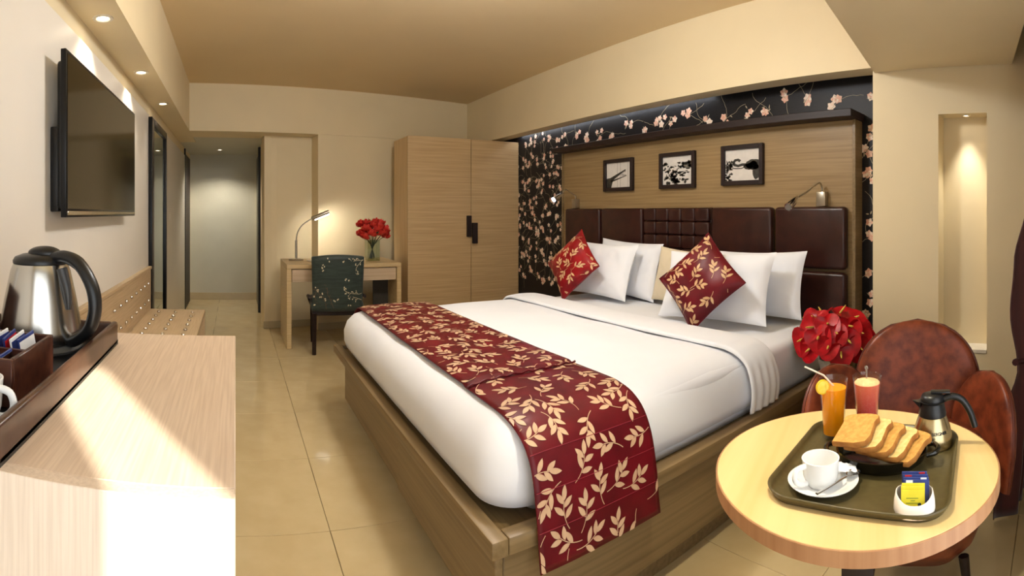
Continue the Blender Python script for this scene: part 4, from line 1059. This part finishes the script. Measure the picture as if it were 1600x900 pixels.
tube('handle', smooth_path([(CR - .021, 0, .108), (CR, 0, .113), (CR + .022, 0, .104), (CR + .040, 0, .078), (CR + .050, 0, .050), (CR + .053, 0, .040)], 6), [.009, .0075], m_black, cf, 10, 1.0)
bm = bmesh.new()
P = [(-CR + .020, .014, .102), (-CR + .020, -.014, .102), (-CR + .000, 0, .104), (-CR + .018, .012, .090), (-CR + .018, -.012, .090)]
bv = [bm.verts.new(p) for p in P]
for f in ((0, 1, 2), (0, 2, 3), (1, 4, 2), (3, 2, 4)): bm.faces.new([bv[i] for i in f])
bm_obj('spout', bm, m_black, cf)
def text_mesh(body, size, ext=.0003):
    cu_ = bpy.data.curves.new('t', 'FONT'); cu_.body = body; cu_.size = size; cu_.align_x = 'CENTER'; cu_.align_y = 'CENTER'; cu_.extrude = ext; cu_.offset = size * .02
    o = bpy.data.objects.new('t', cu_); C.objects.link(o); dg = bpy.context.evaluated_depsgraph_get(); m_ = bpy.data.meshes.new_from_object(o.evaluated_get(dg)); bpy.data.objects.remove(o); return m_
tm = text_mesh('BERGNER', .0092)
for v in tm.vertices:
    x, y, z = v.co; a = x * 1.10 / .050 + .40; zz = .040 + y; rr_ = CR - .0046 + z + .0004 - .30 * y
    v.co = Vector((math.sin(a) * rr_, -math.cos(a) * rr_, zz))
tm.materials.clear(); tm.materials.append(m_black); link(bpy.data.objects.new('lettering', tm), cf)
# cup, saucer, spoon, crumpled packet
SX, SY = .950, .460
sa_ = lathe('saucer', [(0, 0), (.040, 0), (.044, .003), (.058, .008), (.071, .013), (.0715, .0145), (.069, .0142), (.055, .009), (.036, .0045), (0, .004)], m_white, None, n=48); sa_.location = (SX, SY, ZR); tag(sa_, 'white round saucer under the coffee cup', 'saucer')
t = mug('coffee_cup', (SX - .004, SY + .004, ZR + .0042), math.radians(152), 'empty white coffee cup on the saucer', .038, .052)
th = math.atan2(SX, SY); rt = Vector((math.cos(th), -math.sin(th), 0)); aw = Vector((math.sin(th), math.cos(th), 0))
sp_ = thing('teaspoon', 'steel teaspoon resting on the saucer beside the cup', 'spoon')
s0 = Vector((SX, SY, 0)) - aw * .070 + rt * -.012; s1 = Vector((SX, SY, 0)) + aw * .000 + rt * .052
zz = ZR + .0175
tube('stem', smooth_path([s0 + Vector((0, 0, zz + .002)), s0.lerp(s1, .4) + Vector((0, 0, zz + .002)), s1.lerp(s0, .08) + Vector((0, 0, zz + .002))], 5), [.0042, .0022], m_chrome, sp_, 8, .45)
dd = (s1 - s0).normalized(); M = Matrix((dd, Vector((0, 0, 1)).cross(dd), Vector((0, 0, 1)))).transposed().to_4x4(); M.translation = s1 + dd * .014 + Vector((0, 0, zz + .002))
def bowl_fn(u, v): a = 2 * PI * u; r = v; return M @ Vector((math.cos(a) * .019 * r, math.sin(a) * .0125 * r, -.0055 * (1 - r * r)))
surf('bowl', bowl_fn, 24, 6, m_chrome, sp_, cu=True, solid=.0008)
pk = thing('paper_packet', 'torn white paper packet on the far edge of the saucer', 'packet', tuple(Vector((SX, SY, ZR + .0160)) + aw * .030 + rt * .046), .5)
def pk_fn(u, v): return ((u - .5) * .035, (v - .5) * .045, .004 + .005 * noise.noise(Vector((u * 5, v * 5, 2))) + .004 * v * u)
surf('paper', pk_fn, 10, 12, m_paperw, pk, solid=.0006)
# sachet holder
HXc, HYc = .914, .260
ho = thing('sachet_holder', 'ivory ceramic holder with sachets on the tray', 'holder', (HXc, HYc, ZR), math.atan2(-math.sin(1.29), math.cos(1.29)))
vs = []; fs = []
prof = [(.026, .0), (.034, .004), (.038, .016), (.037, .030), (.034, .044), (.033, .045), (.032, .044), (.034, .030), (.035, .016), (.031, .006), (.0, .005)]
n = 40
for r, z in prof:
    for k in range(n):
        a = 2 * PI * k / n; c, s = math.cos(a), math.sin(a); e = .75
        x = math.copysign(abs(c) ** e, c) * r; y = math.copysign(abs(s) ** e, s) * r * .72
        dip = (.016 * max(0, -s) ** 2.0) * (z / .045) ** 2
        vs.append((x, y, z - dip))
for i in range(len(prof) - 1):
    for k in range(n): fs.append((i * n + k, i * n + (k + 1) % n, (i + 1) * n + (k + 1) % n, (i + 1) * n + k))
fs.append(tuple(range(n))[::-1])
mesh('bowl', vs, fs, m_ivory, ho, True)
hr = math.atan2(-math.sin(1.29), math.cos(1.29)); hR = Matrix.Rotation(hr, 4, 'Z')
def hold(i, x, y, m1, m2, label, lean, h_=.056, w_=.046):
    t = thing('sugar_sachet', label, 'sachet', (0, 0, 0), 0, 'sachets in the ivory holder')
    t.matrix_world = Matrix.Translation((HXc, HYc, ZR + .0062)) @ hR @ Matrix.Translation((x, y, 0)) @ Matrix.Rotation(-lean, 4, 'X')
    box('packet', (-w_ / 2, w_ / 2), (-.0011, .0011), (0, h_), m1, t, .0004, 1)
    if m2: box('printed_corner', (w_ * .18, w_ * .42) if i % 2 else (-w_ * .42, -w_ * .15), (-.0015, .0015), (h_ * .86, h_ * .985), m2, t)
    return t
hold(1, .000, .0135, m_blue, m_redp, 'rearmost blue sachet with a red corner in the holder', .12, .063)
hold(2, .002, .0085, m_blue, m_redp, 'second blue sachet with a red left corner in the holder', .14, .060)
hold(3, .003, .004, m_blue, m_paperw, 'blue sachet with a white corner in the holder', .16, .057)
hold(4, .004, .0, m_blue, m_paperw, 'front blue sachet standing behind the yellow ones', .18, .054)
hold(6, -.002, -.0045, m_yellow, None, 'rear yellow sachet in the holder', .20, .050, .042)
hold(7, -.003, -.0085, m_yellow, None, 'middle yellow sachet in the holder', .22, .047, .042)
t = hold(8, -.003, -.0128, m_yellow, None, 'front yellow sachet with dark print in the holder', .24, .042, .042)
for k, (a, b) in enumerate(((-.012, .010), (-.004, .004), (-.012, .012))): box('print_line', (a, b), (-.0014, .0014), (.028 - k * .004, .0292 - k * .004), m_grass, t)
lathe('print_dot', [(0, .0014), (.0034, .0014), (.0034, -.0014), (0, -.0014)], m_ink, t, n=16).matrix_local = Matrix.Translation((.012, 0, .018)) @ Matrix.Rotation(PI / 2, 4, 'X')
